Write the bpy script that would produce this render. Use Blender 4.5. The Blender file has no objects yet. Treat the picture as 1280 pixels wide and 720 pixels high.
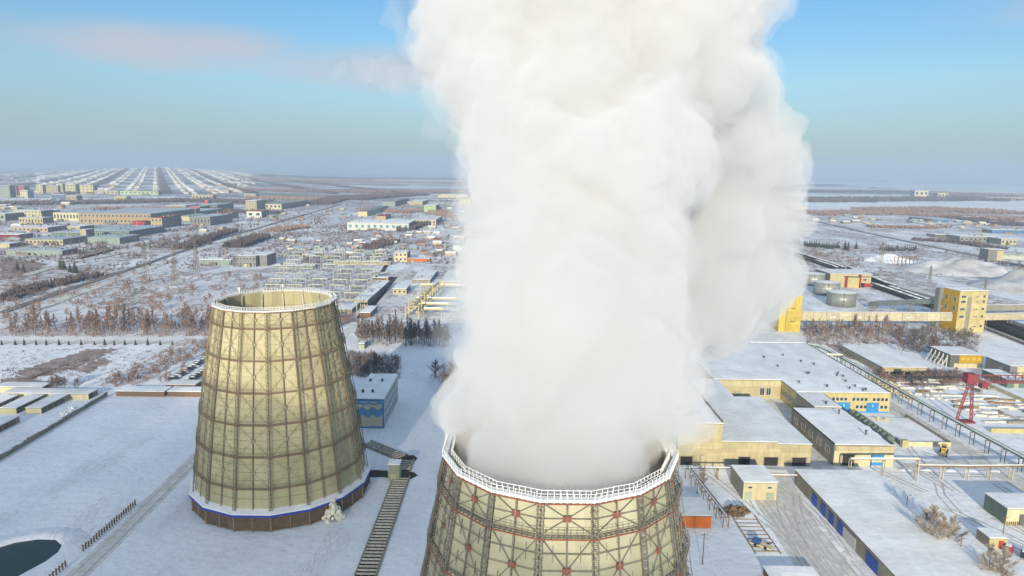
import bpy, bmesh, math, random
from mathutils import Vector, Matrix, noise
random.seed(7)
S = bpy.context.scene
COL = S.collection
PI = math.pi

# ------------------------------------------------------------------ camera
FOC, HZ, CAMH = 853.0, 215.0, 89.0            # focal length in px of a 1280 wide frame, horizon row, height above ground
ROLL = math.radians(0.8)
TH = math.atan((360 - HZ) / FOC)
cr, sr, cT, sT = math.cos(ROLL), math.sin(ROLL), math.cos(TH), math.sin(TH)
RIGHT = Vector((cr, sr * sT, sr * cT)); UP = Vector((-sr, cr * sT, cr * cT)); FWD = Vector((0, cT, -sT))
cam_data = bpy.data.cameras.new("camera"); cam = bpy.data.objects.new("camera", cam_data); COL.objects.link(cam)
m = Matrix((RIGHT, UP, -FWD)).transposed().to_4x4(); m.translation = (0, 0, CAMH)
cam.matrix_world = m
cam_data.sensor_width = 36; cam_data.lens = FOC / 1280 * 36
cam_data.clip_start = 0.5; cam_data.clip_end = 120000
S.camera = cam

# ------------------------------------------------------------------ light
SUN_EL = math.radians(15.0)
SUN_TO = Vector((0.15, 1.0, 0)).normalized()      # the light travels this way over the ground (away from the camera)
W = bpy.data.worlds.new("World"); S.world = W; W.use_nodes = True
nt = W.node_tree; nt.nodes.clear()
def N(t, typ, **kw):
    n = t.nodes.new(typ)
    for k, v in kw.items():
        if k in n.inputs.keys() and not hasattr(n, k): n.inputs[k].default_value = v
        else: setattr(n, k, v)
    return n
sky = N(nt, 'ShaderNodeTexSky', sky_type='NISHITA', sun_disc=False)
sky.sun_elevation = SUN_EL
sky.sun_rotation = math.atan2(-SUN_TO.x, -SUN_TO.y)
sky.altitude = 100; sky.air_density = 1.25; sky.dust_density = 0.0; sky.ozone_density = 1.5
bg = N(nt, 'ShaderNodeBackground'); bg.inputs[1].default_value = 0.06
out = N(nt, 'ShaderNodeOutputWorld')
# thin stratus cloud patches that belong to the sky, placed by view direction
tc = N(nt, 'ShaderNodeTexCoord')
sep = N(nt, 'ShaderNodeSeparateXYZ'); nt.links.new(tc.outputs['Generated'], sep.inputs[0])
def wm(op, a, b=None, c=None, clamp=False):
    n = N(nt, 'ShaderNodeMath', operation=op); n.use_clamp = clamp
    for i, q in enumerate((a, b, c)):
        if q is None: continue
        if isinstance(q, (int, float)): n.inputs[i].default_value = q
        else: nt.links.new(q, n.inputs[i])
    return n.outputs[0]
az = wm('ARCTAN2', sep.outputs[0], sep.outputs[1])
mp = N(nt, 'ShaderNodeMapping'); mp.inputs['Scale'].default_value = (5, 5, 16)
nt.links.new(tc.outputs['Generated'], mp.inputs[0])
nz = N(nt, 'ShaderNodeTexNoise'); nz.inputs['Scale'].default_value = 1.0; nz.inputs['Detail'].default_value = 5; nz.inputs['Roughness'].default_value = 0.5
nt.links.new(mp.outputs[0], nz.inputs['Vector'])
def blob(a0, da, z0, dz):
    a = wm('DIVIDE', wm('SUBTRACT', az, a0), da); z = wm('DIVIDE', wm('SUBTRACT', sep.outputs[2], z0), dz)
    r = wm('ADD', wm('MULTIPLY', a, a), wm('MULTIPLY', z, z))
    return wm('SUBTRACT', 1.0, r)
b = wm('MAXIMUM', wm('MAXIMUM', blob(-0.46, 0.22, 0.150, 0.034), blob(-0.2, 0.22, 0.138, 0.034)), blob(0.9, 0.35, 0.19, 0.04))
b = wm('ADD', b, wm('MULTIPLY', wm('SUBTRACT', nz.outputs[0], 0.5), 2.2))
mr = N(nt, 'ShaderNodeMapRange', interpolation_type='SMOOTHSTEP'); nt.links.new(b, mr.inputs[0])
mr.inputs[1].default_value = -0.35; mr.inputs[2].default_value = 1.2; mr.inputs[4].default_value = 0.75
mixc = N(nt, 'ShaderNodeMix', data_type='RGBA'); nt.links.new(mr.outputs[0], mixc.inputs[0])
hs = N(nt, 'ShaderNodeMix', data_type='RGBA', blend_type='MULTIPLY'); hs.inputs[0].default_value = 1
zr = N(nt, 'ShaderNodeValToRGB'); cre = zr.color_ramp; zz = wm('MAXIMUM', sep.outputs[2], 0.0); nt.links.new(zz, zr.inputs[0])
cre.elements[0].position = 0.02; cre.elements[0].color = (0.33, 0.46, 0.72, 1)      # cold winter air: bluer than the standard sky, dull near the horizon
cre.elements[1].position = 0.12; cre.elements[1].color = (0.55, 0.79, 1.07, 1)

for q, c4 in ((0.25, (0.41, 0.78, 1.14, 1)), (0.55, (0.95, 1.3, 1.5, 1)), (1.0, (1.3, 1.5, 1.65, 1))): cre.elements.new(q).color = c4  # unseen upper sky brightened to lift the shaded ground
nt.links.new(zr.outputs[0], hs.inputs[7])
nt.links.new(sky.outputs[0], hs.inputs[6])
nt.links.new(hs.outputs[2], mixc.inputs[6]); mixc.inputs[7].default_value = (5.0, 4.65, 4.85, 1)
# broken bright cloud added overhead, above the frame, to fill the shaded ground
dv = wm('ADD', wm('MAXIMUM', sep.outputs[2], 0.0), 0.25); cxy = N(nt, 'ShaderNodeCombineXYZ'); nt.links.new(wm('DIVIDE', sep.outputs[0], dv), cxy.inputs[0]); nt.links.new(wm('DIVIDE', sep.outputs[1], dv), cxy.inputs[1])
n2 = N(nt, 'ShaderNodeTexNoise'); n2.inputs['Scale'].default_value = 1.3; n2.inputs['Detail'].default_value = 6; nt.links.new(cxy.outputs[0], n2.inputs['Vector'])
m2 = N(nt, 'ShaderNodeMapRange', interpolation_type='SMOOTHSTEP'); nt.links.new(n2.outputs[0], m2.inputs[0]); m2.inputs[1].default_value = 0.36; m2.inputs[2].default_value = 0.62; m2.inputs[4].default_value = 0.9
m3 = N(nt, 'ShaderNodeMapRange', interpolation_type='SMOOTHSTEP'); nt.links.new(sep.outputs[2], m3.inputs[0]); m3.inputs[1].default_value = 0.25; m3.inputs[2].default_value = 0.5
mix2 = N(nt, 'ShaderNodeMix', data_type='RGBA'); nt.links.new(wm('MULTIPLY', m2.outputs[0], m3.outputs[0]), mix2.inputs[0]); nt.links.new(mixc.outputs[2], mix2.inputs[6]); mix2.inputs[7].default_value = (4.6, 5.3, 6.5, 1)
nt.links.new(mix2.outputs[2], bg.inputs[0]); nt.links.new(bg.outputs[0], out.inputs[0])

sun_data = bpy.data.lights.new("sun", 'SUN'); sun_data.energy = 3.0; sun_data.angle = math.radians(0.55); sun_data.color = (1.0, 0.90, 0.70)
sun = bpy.data.objects.new("sun", sun_data); COL.objects.link(sun)
d = Vector((SUN_TO.x * math.cos(SUN_EL), SUN_TO.y * math.cos(SUN_EL), -math.sin(SUN_EL)))
sun.rotation_euler = d.to_track_quat('-Z', 'Y').to_euler()
sun.location = (0, -200, 300)

S.view_settings.view_transform = 'Standard'; S.view_settings.look = 'None'
S.view_settings.exposure = 1.07; S.view_settings.gamma = 1
S.cycles.use_denoising = True
S.cycles.max_bounces = 24; S.cycles.diffuse_bounces = 3; S.cycles.glossy_bounces = 2
S.cycles.transmission_bounces = 4; S.cycles.transparent_max_bounces = 16; S.cycles.volume_bounces = 20
S.cycles.caustics_reflective = False; S.cycles.caustics_refractive = False

# ------------------------------------------------------------------ helpers
def ray(px, py):
    x, y = (px - 640) / FOC, (360 - py) / FOC
    return RIGHT * x + UP * y + FWD
def gp(px, py, z=0.0):                              # ground point under a pixel of the photograph (used to survey positions)
    d = ray(px, py); return Vector((0, 0, CAMH)) + d * ((z - CAMH) / d.z)
def at(px, py, y):                                  # point on that sight line at ground distance y
    d = ray(px, py); return Vector((0, 0, CAMH)) + d * (y / d.y)
def hgt(px, pyb, pyt):
    g = gp(px, pyb); d = ray(px, pyt); return CAMH + d.z * g.y / d.y

def mat(name, c1, c2=None, scale=1.0, rough=0.85, bump=0.0, bscale=8.0, metal=0.0, contrast=0.35, stretch=None, spec=0.3):
    M = bpy.data.materials.new(name); M.use_nodes = True; t = M.node_tree
    bs = t.nodes['Principled BSDF']; bs.inputs['Roughness'].default_value = rough; bs.inputs['Metallic'].default_value = metal
    bs.inputs['Specular IOR Level'].default_value = spec
    if c2 is None: c2 = tuple(x * 0.8 for x in c1)
    geo = N(t, 'ShaderNodeNewGeometry'); vec = geo.outputs['Position']
    if stretch:
        mpn = N(t, 'ShaderNodeMapping'); mpn.inputs['Scale'].default_value = stretch
        t.links.new(vec, mpn.inputs[0]); vec = mpn.outputs[0]
    n = N(t, 'ShaderNodeTexNoise'); n.inputs['Scale'].default_value = scale; n.inputs['Detail'].default_value = 6; n.inputs['Roughness'].default_value = 0.62
    t.links.new(vec, n.inputs['Vector'])
    r = N(t, 'ShaderNodeMapRange', interpolation_type='SMOOTHSTEP'); r.inputs[1].default_value = 0.5 - contrast / 2; r.inputs[2].default_value = 0.5 + contrast / 2
    t.links.new(n.outputs[0], r.inputs[0])
    oi = N(t, 'ShaderNodeObjectInfo')
    mx = N(t, 'ShaderNodeMix', data_type='RGBA'); mx.inputs[6].default_value = (*c1, 1); mx.inputs[7].default_value = (*c2, 1)
    t.links.new(r.outputs[0], mx.inputs[0])
    hsv = N(t, 'ShaderNodeHueSaturation')
    v = N(t, 'ShaderNodeMapRange'); v.inputs[3].default_value = 0.88; v.inputs[4].default_value = 1.1; t.links.new(oi.outputs['Random'], v.inputs[0])
    t.links.new(v.outputs[0], hsv.inputs['Value']); t.links.new(mx.outputs[2], hsv.inputs['Color'])
    t.links.new(hsv.outputs[0], bs.inputs['Base Color'])
    if bump:
        bn = N(t, 'ShaderNodeTexNoise'); bn.inputs['Scale'].default_value = bscale; bn.inputs['Detail'].default_value = 5
        t.links.new(geo.outputs['Position'], bn.inputs['Vector'])
        bp = N(t, 'ShaderNodeBump'); bp.inputs['Strength'].default_value = bump; bp.inputs['Distance'].default_value = 0.3
        t.links.new(bn.outputs[0], bp.inputs['Height']); t.links.new(bp.outputs[0], bs.inputs['Normal'])
    return M

class MB:
    def __init__(s): s.v = []; s.f = []
    def add(s, vs, fs):
        b = len(s.v); s.v += [tuple(p) for p in vs]; s.f += [tuple(b + i for i in f) for f in fs]; return s
    def box(s, x0, y0, z0, x1, y1, z1):
        return s.add([(x0, y0, z0), (x1, y0, z0), (x1, y1, z0), (x0, y1, z0), (x0, y0, z1), (x1, y0, z1), (x1, y1, z1), (x0, y1, z1)],
                     [(3, 2, 1, 0), (4, 5, 6, 7), (0, 1, 5, 4), (1, 2, 6, 5), (2, 3, 7, 6), (3, 0, 4, 7)])
    def bar(s, p, q, w, h=None, up=Vector((0, 0, 1))):
        p, q = Vector(p), Vector(q); h = h or w; d = (q - p).normalized()
        sd = d.cross(up)
        if sd.length < 1e-3: sd = d.cross(Vector((0, 1, 0)))
        sd.normalize(); u = sd.cross(d)
        a, b = sd * w / 2, u * h / 2
        return s.add([p - a - b, p + a - b, p + a + b, p - a + b, q - a - b, q + a - b, q + a + b, q - a + b],
                     [(0, 3, 2, 1), (4, 5, 6, 7), (0, 1, 5, 4), (1, 2, 6, 5), (2, 3, 7, 6), (3, 0, 4, 7)][::1])
    def tube(s, p, q, r, r2=None, n=8, cap=True):
        p, q = Vector(p), Vector(q); r2 = r if r2 is None else r2; d = (q - p).normalized()
        sd = d.cross(Vector((0, 0, 1)))
        if sd.length < 1e-3: sd = Vector((1, 0, 0))
        sd.normalize(); u = sd.cross(d)
        vs = [p + (sd * math.cos(2 * PI * i / n) + u * math.sin(2 * PI * i / n)) * r for i in range(n)] + \
             [q + (sd * math.cos(2 * PI * i / n) + u * math.sin(2 * PI * i / n)) * r2 for i in range(n)]
        fs = [(i, (i + 1) % n, n + (i + 1) % n, n + i) for i in range(n)]
        if cap: fs += [tuple(range(n))[::-1], tuple(range(n, 2 * n))]
        return s.add(vs, fs)
    def pipe(s, pts, r, n=8):
        for a, b in zip(pts, pts[1:]): s.tube(a, b, r, n=n)
        return s
    def prism(s, pts, z0, z1):
        n = len(pts)
        return s.add([(x, y, z0) for x, y in pts] + [(x, y, z1) for x, y in pts],
                     [tuple(range(n))[::-1], tuple(range(n, 2 * n))] + [(i, (i + 1) % n, n + (i + 1) % n, n + i) for i in range(n)])
    def build(s, name, material, parent=None, smooth=False):
        off = Vector((0, 0, 0))
        if parent is not None:
            rt = parent
            while rt.parent: rt = rt.parent
            off = rt.location
        me = bpy.data.meshes.new(name)
        me.from_pydata([(x - off.x, y - off.y, z - off.z) for x, y, z in s.v], [], s.f); me.validate()
        bm = bmesh.new(); bm.from_mesh(me); bmesh.ops.recalc_face_normals(bm, faces=bm.faces); bm.to_mesh(me); bm.free()
        me.materials.append(material)
        if smooth:
            for p in me.polygons: p.use_smooth = True
        o = bpy.data.objects.new(name, me); COL.objects.link(o)
        if parent is not None: o.parent = parent
        return o
def tag(o, label=None, cat=None, group=None, kind=None):
    if label: o['label'] = label
    if cat: o['category'] = cat
    if group: o['group'] = group
    if kind: o['kind'] = kind
    return o
def thing(name, label, cat, loc=(0, 0, 0), group=None):
    o = bpy.data.objects.new(name, None); COL.objects.link(o); o.location = loc; o.empty_display_size = 1
    return tag(o, label, cat, group)
def inst(name, me, parent, loc=(0, 0, 0), rotz=0.0):     # a part that shares its mesh with alike parts
    o = bpy.data.objects.new(name, me); COL.objects.link(o); o.parent = parent; o.location = loc; o.rotation_euler = (0, 0, rotz); return o
def mesh_of(mb, name, material, smooth=False):
    o = mb.build(name, material, smooth=smooth); me = o.data; bpy.data.objects.remove(o); return me
def copy_tree(o, parent=None):
    c = o.copy(); COL.objects.link(c)
    if parent is not None: c.parent = parent
    for ch in list(o.children): copy_tree(ch, c)
    return c
def jit(a): return random.uniform(-a, a)
# ------------------------------------------------------------------ materials of the setting
def ground_material():
    M = bpy.data.materials.new("snowfield"); M.use_nodes = True; t = M.node_tree; bs = t.nodes['Principled BSDF']
    bs.inputs['Roughness'].default_value = 0.8; bs.inputs['Specular IOR Level'].default_value = 0.2
    geo = N(t, 'ShaderNodeNewGeometry'); pos = geo.outputs['Position']
    sp = N(t, 'ShaderNodeSeparateXYZ'); t.links.new(pos, sp.inputs[0])
    def noise(scale, det=5, rough=0.55, st=None):
        n = N(t, 'ShaderNodeTexNoise'); n.inputs['Scale'].default_value = scale; n.inputs['Detail'].default_value = det; n.inputs['Roughness'].default_value = rough
        v = pos
        if st:
            q = N(t, 'ShaderNodeMapping'); q.inputs['Scale'].default_value = st; t.links.new(pos, q.inputs[0]); v = q.outputs[0]
        t.links.new(v, n.inputs['Vector']); return n.outputs[0]
    def rng(a, lo, hi, o0=0.0, o1=1.0):
        r = N(t, 'ShaderNodeMapRange', interpolation_type='SMOOTHSTEP'); t.links.new(a, r.inputs[0])
        for i, q in zip((1, 2, 3, 4), (lo, hi, o0, o1)): r.inputs[i].default_value = q
        return r.outputs[0]
    def mul(a, b):
        n = N(t, 'ShaderNodeMath', operation='MULTIPLY')
        for i, q in enumerate((a, b)):
            if isinstance(q, float): n.inputs[i].default_value = q
            else: t.links.new(q, n.inputs[i])
        return n.outputs[0]
    def mix(fac, a, b):
        n = N(t, 'ShaderNodeMix', data_type='RGBA'); t.links.new(fac, n.inputs[0])
        for i, q in ((6, a), (7, b)):
            if isinstance(q, tuple): n.inputs[i].default_value = (*q, 1)
            else: t.links.new(q, n.inputs[i])
        return n.outputs[2]
    c = mix(rng(noise(0.05), 0.35, 0.7), (0.87, 0.875, 0.88), (0.77, 0.78, 0.80))
    c = mix(mul(rng(noise(0.5, 6), 0.52, 0.75), 0.5), c, (0.62, 0.62, 0.63))
    # dry grass and brush showing through the snow beyond the plant
    far = rng(sp.outputs[1], 320, 480)
    br = mul(mul(rng(noise(0.011, 8, 0.72, (1, 0.6, 1)), 0.45, 0.53), far), rng(noise(0.13, 7, 0.75), 0.42, 0.56))
    rt = mul(mul(rng(noise(0.03, 7, 0.7, (1, 0.5, 1)), 0.46, 0.53), far), rng(noise(0.5, 5, 0.7), 0.40, 0.60))
    c = mix(mul(rt, 0.6), c, (0.30, 0.25, 0.235))
    c = mix(mul(br, 0.85), c, (0.235, 0.165, 0.13))
    vfar = rng(sp.outputs[1], 900, 2600)
    br2 = mul(rng(noise(0.0016, 9, 0.68, (0.6, 1.4, 1)), 0.44, 0.53), vfar)
    c = mix(mul(br2, 0.85), c, (0.16, 0.125, 0.115))
    tr = mul(rng(noise(0.045, 6, 0.65, (2.2, 0.5, 1)), 0.52, 0.62), rng(noise(0.9, 5, 0.6, (3, 0.35, 1)), 0.42, 0.66))
    c = mix(mul(tr, 0.55), c, (0.46, 0.44, 0.40))
    t.links.new(c, bs.inputs['Base Color'])
    b1 = N(t, 'ShaderNodeBump'); b1.inputs['Strength'].default_value = 0.8; b1.inputs['Distance'].default_value = 0.5
    t.links.new(noise(0.35, 7, 0.6), b1.inputs['Height']); t.links.new(b1.outputs[0], bs.inputs['Normal'])
    return M
M = {}
M['ground'] = ground_material()
g = MB(); xs = [-25000, -3000, -600, -300, 300, 600, 3000, 25000]
ys = [-25000, -3000, -400, 0, 150, 300, 600, 1200, 3000, 25000]
g.add([(x, y, 0) for y in ys for x in xs], [(j * 8 + i, j * 8 + i + 1, (j + 1) * 8 + i + 1, (j + 1) * 8 + i) for j in range(9) for i in range(7)])
tag(g.build('ground', M['ground']), kind='structure')

def hillz(x, y):                                       # the low rise under the far town
    if y < 2500 or y > 12500: return 0.0
    u = min(1, (y - 2500) / 5000); u = u * u * (3 - 2 * u)
    if y > 7500: u *= max(0, 1 - (y - 7500) / 5000)
    return 78 * u * math.exp(-((x + .512 * y) / (.135 * y)) ** 2)
g = MB(); ny_, nx_ = 40, 36
for j in range(ny_ + 1):
    y = 2500 + 10000 * j / ny_
    for i in range(nx_ + 1): x = -.512 * y + y * .4 * (2 * i / nx_ - 1); g.v.append((x, y, hillz(x, y) - (.3 if j in (0, ny_) or i in (0, nx_) else 0) + .02))
w_ = nx_ + 1
for j in range(ny_): g.f += [(j * w_ + i, j * w_ + i + 1, (j + 1) * w_ + i + 1, (j + 1) * w_ + i) for i in range(nx_)]
tag(g.build('hill', M['ground'], None, True), kind='structure')
# ------------------------------------------------------------------ steam
def vol_mat(name, dens, color=(1, 1, 1), aniso=0.0):
    Mv = bpy.data.materials.new(name); Mv.use_nodes = True; t = Mv.node_tree
    for n in list(t.nodes):
        if n.type == 'BSDF_PRINCIPLED': t.nodes.remove(n)
    v = N(t, 'ShaderNodeVolumePrincipled'); v.inputs['Density'].default_value = dens; v.inputs['Color'].default_value = (*color, 1)
    v.inputs['Anisotropy'].default_value = aniso
    t.links.new(v.outputs[0], t.nodes['Material Output'].inputs['Volume'])
    return Mv
def puff_mesh(name, balls, voxel, material, amps=((9, 2.6), (3.2, 0.9)), seed=0):
    tpl = bmesh.new(); bmesh.ops.create_icosphere(tpl, subdivisions=3, radius=1.0); tv = [v.co.copy() for v in tpl.verts]; tf = [[v.index for v in f.verts] for f in tpl.faces]
    tpl.free(); tp2 = bmesh.new(); bmesh.ops.create_icosphere(tp2, subdivisions=2, radius=1.0); tv2 = [v.co.copy() for v in tp2.verts]; tf2 = [[v.index for v in f.verts] for f in tp2.faces]; tp2.free()
    vs, fs = [], []
    for c, r in balls:
        b = len(vs); v_, f_ = (tv, tf) if r > 5 else (tv2, tf2)
        vs += [c + q * r for q in v_]; fs += [[b + k for k in f] for f in f_]
    me = bpy.data.meshes.new(name); me.from_pydata(vs, [], fs)
    o = bpy.data.objects.new(name, me); COL.objects.link(o)
    rm = o.modifiers.new('r', 'REMESH'); rm.mode = 'VOXEL'; rm.voxel_size = voxel
    dg = bpy.context.evaluated_depsgraph_get(); me2 = bpy.data.meshes.new_from_object(o.evaluated_get(dg))
    o.modifiers.clear(); o.data = me2; bpy.data.meshes.remove(me)
    # billows: rounded cells pushed outwards along the normals
    bm = bmesh.new(); bm.from_mesh(me2); bm.normal_update()
    for it in range(2): bmesh.ops.smooth_vert(bm, verts=bm.verts, factor=0.5, use_axis_x=True, use_axis_y=True, use_axis_z=True)
    bm.normal_update()
    for v in bm.verts:
        p = v.co.copy(); dsp = 0
        for sc, am in amps:
            q = p / sc + Vector((seed, seed * 2.3, 0)); q += noise.noise_vector(q * 0.7) * 0.5
            dd = noise.voronoi(q)[0]; dsp += am * (0.7 - dd[0] * 1.35)
        v.co = p + v.normal * dsp
    bmesh.ops.smooth_vert(bm, verts=bm.verts, factor=0.4, use_axis_x=True, use_axis_y=True, use_axis_z=True)
    bm.to_mesh(me2); bm.free(); me2.materials.clear(); me2.materials.append(material)
    for p in me2.polygons: p.use_smooth = True
    return o
M['steam'] = vol_mat('steam', 0.20, (0.90, 0.90, 0.895)); M['wisp'] = vol_mat('steam_wisp', 0.035, (0.92, 0.92, 0.93)); M['drift'] = vol_mat('steam_drift', 0.16, (0.885, 0.885, 0.88)); M['bank'] = vol_mat('added_steam_bank', 0.016, (0.97, 0.97, 0.97)); M['veil'] = vol_mat('steam_veil', 0.05, (0.93,0.93,0.93))
def cauliflower(bl, n, lo, hi, seed):
    rs = random.Random(seed); out_ = list(bl)
    for c, r in bl:
        for k in range(n):
            d = Vector((rs.gauss(0, 1), rs.gauss(0, 1) - .5, rs.gauss(0, .9))).normalized(); q = r * rs.uniform(lo, hi); out_.append((c + d * (r * 1.02 - q * .45), q))
            for e in range(2): d2 = (d + Vector((rs.gauss(0, .6), rs.gauss(0, .6), rs.gauss(0, .6)))).normalized(); out_.append((c + d * (r * 1.02 - q * .45) + d2 * q * .85, q * rs.uniform(.35, .5)))
    return out_
def sp(px, py, rp, y):
    p = at(px, py, y); d = (p - Vector((0, 0, CAMH))).dot(FWD); return (p, rp * .93 * d / FOC)
col = [(700, 575, 104, 89), (664, 540, 64, 90), (757, 540, 70, 90), (700, 530, 118, 90), (664, 490, 70, 90), (802, 490, 70, 90), (710, 470, 120, 95),
       (646, 430, 72, 94), (796, 436, 68, 96), (800, 300, 62, 106), (790, 245, 70, 110), (850, 20, 100, 130), (880, 90, 66, 126), (715, 400, 118, 100), (636, 372, 76, 96), (770, 360, 70, 102), (700, 320, 110, 106), (655, 290, 70, 102), (660, 235, 74, 106),
       (735, 225, 105, 112), (812, 185, 82, 112), (650, 165, 84, 112), (700, 110, 110, 120), (610, 100, 72, 116), (600, 30, 86, 120), (800, 50, 100, 126), (700, 10, 120, 126)]
rear = [(890, 330, 92, 150), (905, 255, 80, 145), (925, 185, 76, 140), (905, 115, 78, 140), (880, 50, 82, 138), (840, 380, 70, 150), (900, 392, 52, 160), (944, 350, 62, 155), (934, 396, 36, 160), (905, 300, 80, 152), (960, 240, 46, 145), (860, 0, 80, 138),
        (950, 300, 48, 150), (870, 420, 40, 165), (800, 380, 80, 150), (780, 220, 90, 140), (962, 170, 38, 140), (780, 320, 90, 140), (800, 120, 110, 140)]
up = [(760, -90, 150, 135), (620, -90, 130, 130), (880, -110, 110, 145), (520, -150, 110, 135), (700, -250, 170, 150), (900, -280, 120, 160)]
balls = [sp(*a) for a in col + up]
base = [(Vector((20.2, 87.5, 57.5)), 5.6), (Vector((21.5, 93, 60)), 6.5), (Vector((12, 97.5, 56.5)), 7.5), (Vector((0, 97, 56.5)), 7.0), (Vector((-3.8, 92, 56.5)), 5.4), (Vector((19.0, 91.5, 57)), 6.2), (Vector((6.55, 86.3, 49)), 12.6), (Vector((-0.2, 90, 51)), 8.0), (Vector((13.4, 90, 51)), 8.0), (Vector((6.5, 94, 51)), 7.5), (Vector((-2.6, 95, 55.5)), 8.2), (Vector((15.6, 95, 55.5)), 8.2), (Vector((6.4, 98, 56)), 9), (Vector((-3.4, 90, 56)), 6.2), (Vector((16.6, 90.5, 56.2)), 6.6), (Vector((1.8, 82.5, 53.2)), 7.0), (Vector((10.8, 82.3, 53.0)), 7.2), (Vector((6.3, 80.6, 52.6)), 7.2), (Vector((12.8, 88, 53.5)), 6.8), (Vector((0.2, 88, 53.5)), 6.6)]
AMPS = ((10, 2.6), (4.4, 1.7), (1.9, 0.9), (0.95, 0.4))
plume = puff_mesh('steam_plume', cauliflower(balls, 5, .34, .56, 3) + base, 0.75, M['steam'], AMPS)
tag(plume, 'huge white plume of steam rising from the near cooling tower', 'steam')
halo = puff_mesh('steam_veil', [(c, r + 1.5) for c, r in cauliflower(balls, 5, .34, .56, 3)], 1.0, M['veil'], ((9, 2.4), (4.2, 2.2), (1.9, 1.2)))
halo.parent = plume
drift = puff_mesh('steam_drift', cauliflower([sp(*a) for a in rear], 4, .35, .55, 5), 1.0, M['drift'], AMPS, seed=6); drift.parent = plume  # rear mass given a greyer colour, standing for its shade
wisps = [sp(*a) for a in ((548, 118, 34, 175), (520, 62, 30, 175), (560, 60, 46, 170), (505, 105, 24, 190), (480, 92, 22, 200), (455, 84, 20, 205), (425, 88, 16, 210), (545, 160, 24, 175), (508, 20, 34, 175))]
wisp = puff_mesh('steam_wisp', wisps, 1.2, M['wisp'], ((13, 3.0), (5.5, 3.0), (2.3, 1.4)), seed=2); wisp.parent = plume
# unseen low bank of steam, added behind the viewpoint to shade the near yard
bank = [(Vector((x, -70 + jit(8), 58 + jit(5) - (10 if x > -20 else 0))), 38 + jit(5)) for x in range(-210, 2, 17)]
tag(puff_mesh('added_steam_bank', bank, 2.5, M['bank'], ((16, 5), (6, 2.4)), seed=4), 'unseen bank of steam added behind the viewpoint to shade the yard', 'steam')
# ------------------------------------------------------------------ cooling towers
M['shell'] = mat('cladding', (0.49, 0.44, 0.265), (0.39, 0.35, 0.215), 0.5, 0.8, 0.15, 3, contrast=0.55, stretch=(1, 1, 0.2))
M['steel'] = mat('weathered_steel', (0.21, 0.19, 0.15), (0.12, 0.105, 0.08), 1.5, 0.7)
M['frosted'] = mat('frosted_steel', (0.62, 0.61, 0.56), (0.34, 0.30, 0.22), 1.2, 0.8, contrast=0.5)
M['frost'] = mat('hoar_frost', (0.80, 0.80, 0.78), (0.62, 0.62, 0.60), 2.0, 0.9)
M['redsteel'] = mat('red_lead_steel', (0.30, 0.075, 0.05), (0.20, 0.07, 0.05), 1.5, 0.7)
M['snow'] = mat('roof_snow', (0.88, 0.88, 0.87), (0.70, 0.695, 0.685), 0.16, 0.85, 0.5, 0.6, contrast=0.45, stretch=(1, 0.6, 1))
M['blue'] = mat('blue_sheet', (0.02, 0.05, 0.42), (0.02, 0.07, 0.33), 0.8, 0.5)
M['louvre'] = mat('louvre_boards', (0.17, 0.105, 0.06), (0.09, 0.065, 0.045), 0.9, 0.8)
M['dark'] = mat('dark_void', (0.02, 0.02, 0.022), (0.03, 0.028, 0.026), 0.6, 0.9)
M['ice'] = mat('ice', (0.78, 0.76, 0.62), (0.68, 0.65, 0.50), 0.6, 0.5, 0.4, 1.5)
NS = 16; FA = 2 * PI / NS
ZT, ZB = 54.0, 5.6
def R(z): return 22.55 - (z - ZB) * (22.55 - 15.0) / (ZT - ZB) + 0.45 * math.sin(PI * (z - ZB) / (ZT - ZB))
RINGS = [10.8, 18.65, 26.5, 34.3, 42.15, 50.0]
def corner(z, k, dr=0.0):                              # corner k of the sixteen-sided ring at height z
    a = -PI / 2 + FA / 2 + k * FA; r = R(z) + dr
    return Vector((r * math.cos(a), r * math.sin(a), z))
def mid(z, k, dr=0.0): return (corner(z, k - 1, dr) + corner(z, k, dr)) / 2
def lattice(mb, p, q, wdir, w, n, rung=0.06, ch=0.115):  # two chords with rungs and diagonals
    a = wdir * w / 2
    mb.bar(p - a, q - a, ch); mb.bar(p + a, q + a, ch)
    for i in range(n):
        t0, t1 = i / n, (i + 1) / n
        u, v = p.lerp(q, t0), p.lerp(q, t1)
        mb.bar(u - a, v + a, rung); mb.bar(u - a, u + a, rung)
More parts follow.
